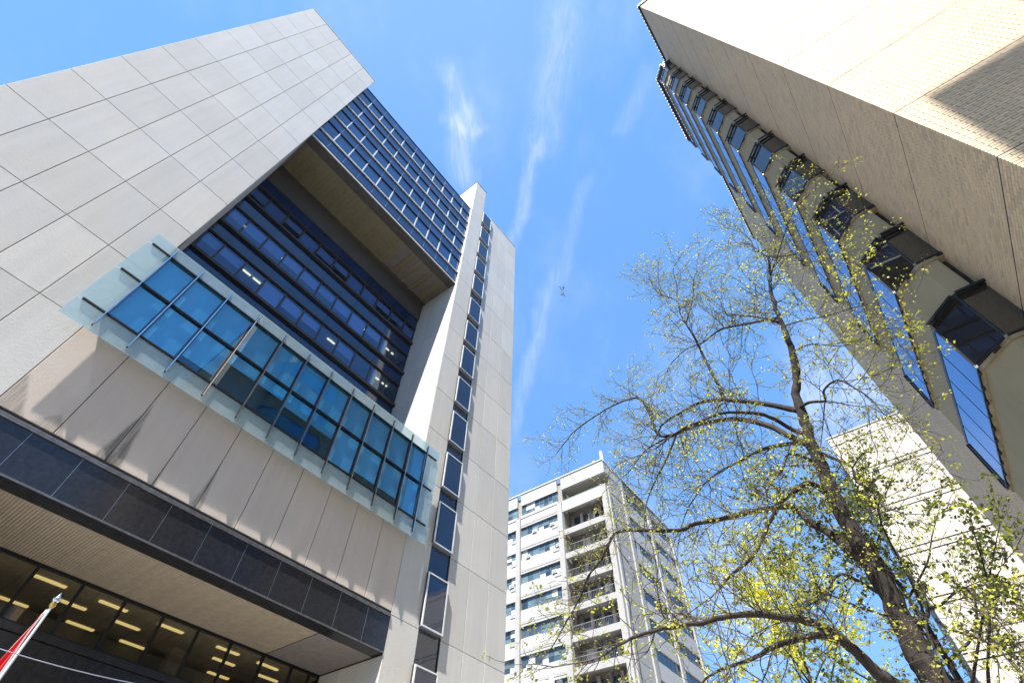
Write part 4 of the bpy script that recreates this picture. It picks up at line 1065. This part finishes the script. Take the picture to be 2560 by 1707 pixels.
# the flag hangs limp in folds along the pole
side = unit(np.array([-RIGHT[0], -RIGHT[1], 0]))
back = np.array([-side[1], side[0], 0])
fo = bpy.data.objects.new('flag', None); fo.location = fb+np.array([0, 0, ztop-2.9]); link(fo); tag(fo, 'limp red and white flag hanging in folds along the flagpole', 'flag')
def cloth(name, u0, u1, mat):
    V, F = [], []; nu, nv = 14, 30
    for j in range(nv+1):
        f = j/nv; z = 2.65-f*(2.6+.2*math.sin(u0*5))
        for i in range(nu+1):
            u = u0+(u1-u0)*i/nu
            wdt = .035+.40*u*(0.25+.75*min(1, f*1.4)); fold = .07*math.sin(u*17+f*2.2)*(0.35+f)
            V.append(side*wdt+back*(fold+.03*math.sin(f*9+u*6))+np.array([0, 0, z-.45*u*f-.25*u]))
    for j in range(nv):
        for i in range(nu): F.append((j*(nu+1)+i, j*(nu+1)+i+1, (j+1)*(nu+1)+i+1, (j+1)*(nu+1)+i))
    o_ = mesh(name, V, F, mat, fo, smooth=True)
    md = o_.modifiers.new('thick', 'SOLIDIFY'); md.thickness = .004
cloth('white_stripe', 0.0, .16, 'flag_white'); cloth('red_field', .16, .88, 'flag_red'); cloth('white_stripe', .88, 1.0, 'flag_white')
ca, cb = at(-220, 1545, 13.2), at(520, 1740, 12.5)
mbc = MB(); PP = [ca+(cb-ca)*f-np.array([0, 0, .12*math.sin(math.pi*f)]) for f in np.linspace(0, 1, 16)]
mbc.tube(PP, [.008]*16, 6)
pa, pb = at(-220, 1545, 13.2), at(520, 1740, 12.5)
cab = mesh('overhead_cable', np.array(mbc.V), mbc.F, 'steel_cable', smooth=True); tag(cab, 'thin steel cable strung across in front of the entrance windows', 'cable')
# street lamp head just showing at the bottom edge
lp = at(1379, 1690, 19.0)
lr = bpy.data.objects.new('street_lamp', None); lr.location = (lp[0], lp[1], 0); link(lr); tag(lr, 'white street lamp head at the foot of the apartment block', 'street lamp')
mb_ = MB().tube([(0, 0, 0), (0, 0, 1), (0, 0, lp[2]-.3)], [.11, .09, .06], 12); mesh('pole', mb_.V, mb_.F, 'pole_white', lr, smooth=True)
mb_ = MB().tube([(0, 0, lp[2]-.3), (0, 0, lp[2]-.1), (0, 0, lp[2]), (0, 0, lp[2]+.12), (0, 0, lp[2]+.2)], [.09, .1, .07, .065, .01], 12); mesh('finial', mb_.V, mb_.F, 'pole_white', lr, smooth=True)
sd = side*1.0
mb_ = MB().tube([np.array([0, 0, lp[2]-.25]), sd*.2+np.array([0, 0, lp[2]-.17]), sd*.55+np.array([0, 0, lp[2]-.24]), sd*.8+np.array([0, 0, lp[2]-.36])], [.05, .06, .06, .05], 8); mesh('arm', mb_.V, mb_.F, 'pole_white', lr, smooth=True)
mb_ = MB().tube([sd*.7+np.array([0, 0, lp[2]-.3]), sd*.95+np.array([0, 0, lp[2]-.38]), sd*1.3+np.array([0, 0, lp[2]-.44])], [.06, .13, .05], 10); mesh('lamp_head', mb_.V, mb_.F, 'pole_white', lr, smooth=True)

# ================================================================== helicopter high above the street
simple('heli_white', (0.75, 0.76, 0.78), 0.35)
simple('heli_dark', (0.05, 0.055, 0.09), 0.5)
hd = ray(1406, 731); HC = np.array([0, 0, EYE])+hd*480
def hdir(dx, dy):                                  # a level direction that runs this way across the picture
    a = ray(1406, 731); b = ray(1406+dx, 731+dy); t0 = a*480; t1 = b*(480*a[2]/b[2]); v = t1-t0; v[2] = 0; return unit(v)
nose = hdir(-10, 45); rot = hdir(13, 26)
hl = bpy.data.objects.new('helicopter', None); hl.location = HC; link(hl); tag(hl, 'small white helicopter flying high in the blue sky', 'helicopter')
zv = np.array([0, 0, 1.0]); sdv = np.cross(zv, nose)
mb_ = MB().tube([nose*3.4, nose*3.1, nose*2.2, nose*.6, nose*-1.2, nose*-2.4], [.12, .6, .95, 1.1, .9, .35], 12); mesh('fuselage', mb_.V, mb_.F, 'heli_white', hl, smooth=True)
mb_ = MB().tube([nose*3.0-zv*.25, nose*2.4-zv*.45, nose*1.6-zv*.6], [.35, .62, .55], 12); mesh('cockpit_glass', mb_.V, mb_.F, 'heli_dark', hl, smooth=True)
mb_ = MB().tube([nose*-2.2+zv*.2, nose*-4, nose*-7.6+zv*.4], [.38, .24, .14], 8); mesh('tail_boom', mb_.V, mb_.F, 'heli_dark', hl, smooth=True)
def bar(name, a, b, wv, th, mat='heli_dark'):
    V = [a-wv, a+wv, b+wv, b-wv]; V = [v-zv*th for v in V]+[v+zv*th for v in V]
    mesh(name, V, [(0, 3, 2, 1), (4, 5, 6, 7), (0, 1, 5, 4), (1, 2, 6, 5), (2, 3, 7, 6), (3, 0, 4, 7)], mat, hl)
bar('tail_plane', nose*-5-sdv*1.5, nose*-5+sdv*1.5, nose*.28, .06)
bar('tail_fin', nose*-7.1+zv*.4, nose*-8+zv*1.8, nose*.4, .1)
bar('rotor_blade', zv*1.6+rot*.3, zv*1.6+rot*6.6, np.cross(zv, rot)*.24, .04); bar('rotor_blade', zv*1.6-rot*.3, zv*1.6-rot*6.6, np.cross(zv, rot)*.24, .04)
mb_ = MB().tube([zv*.8, zv*1.75], [.25, .18], 8); mesh('rotor_mast', mb_.V, mb_.F, 'heli_dark', hl)
for s_ in (-1, 1):
    mb_ = MB().tube([sdv*s_*1.15+nose*2.4-zv*1.35, sdv*s_*1.15+nose*2-zv*1.5, sdv*s_*1.15-nose*1.5-zv*1.5], [.08, .08, .08], 6)
    mb_.tube([sdv*s_*1.15+nose*1.2-zv*1.5, sdv*s_*.6+nose*1.2-zv*.6], [.06, .06], 6).tube([sdv*s_*1.15-nose*.8-zv*1.5, sdv*s_*.6-nose*.8-zv*.6], [.06, .06], 6)
    mesh('skid', mb_.V, mb_.F, 'heli_dark', hl)
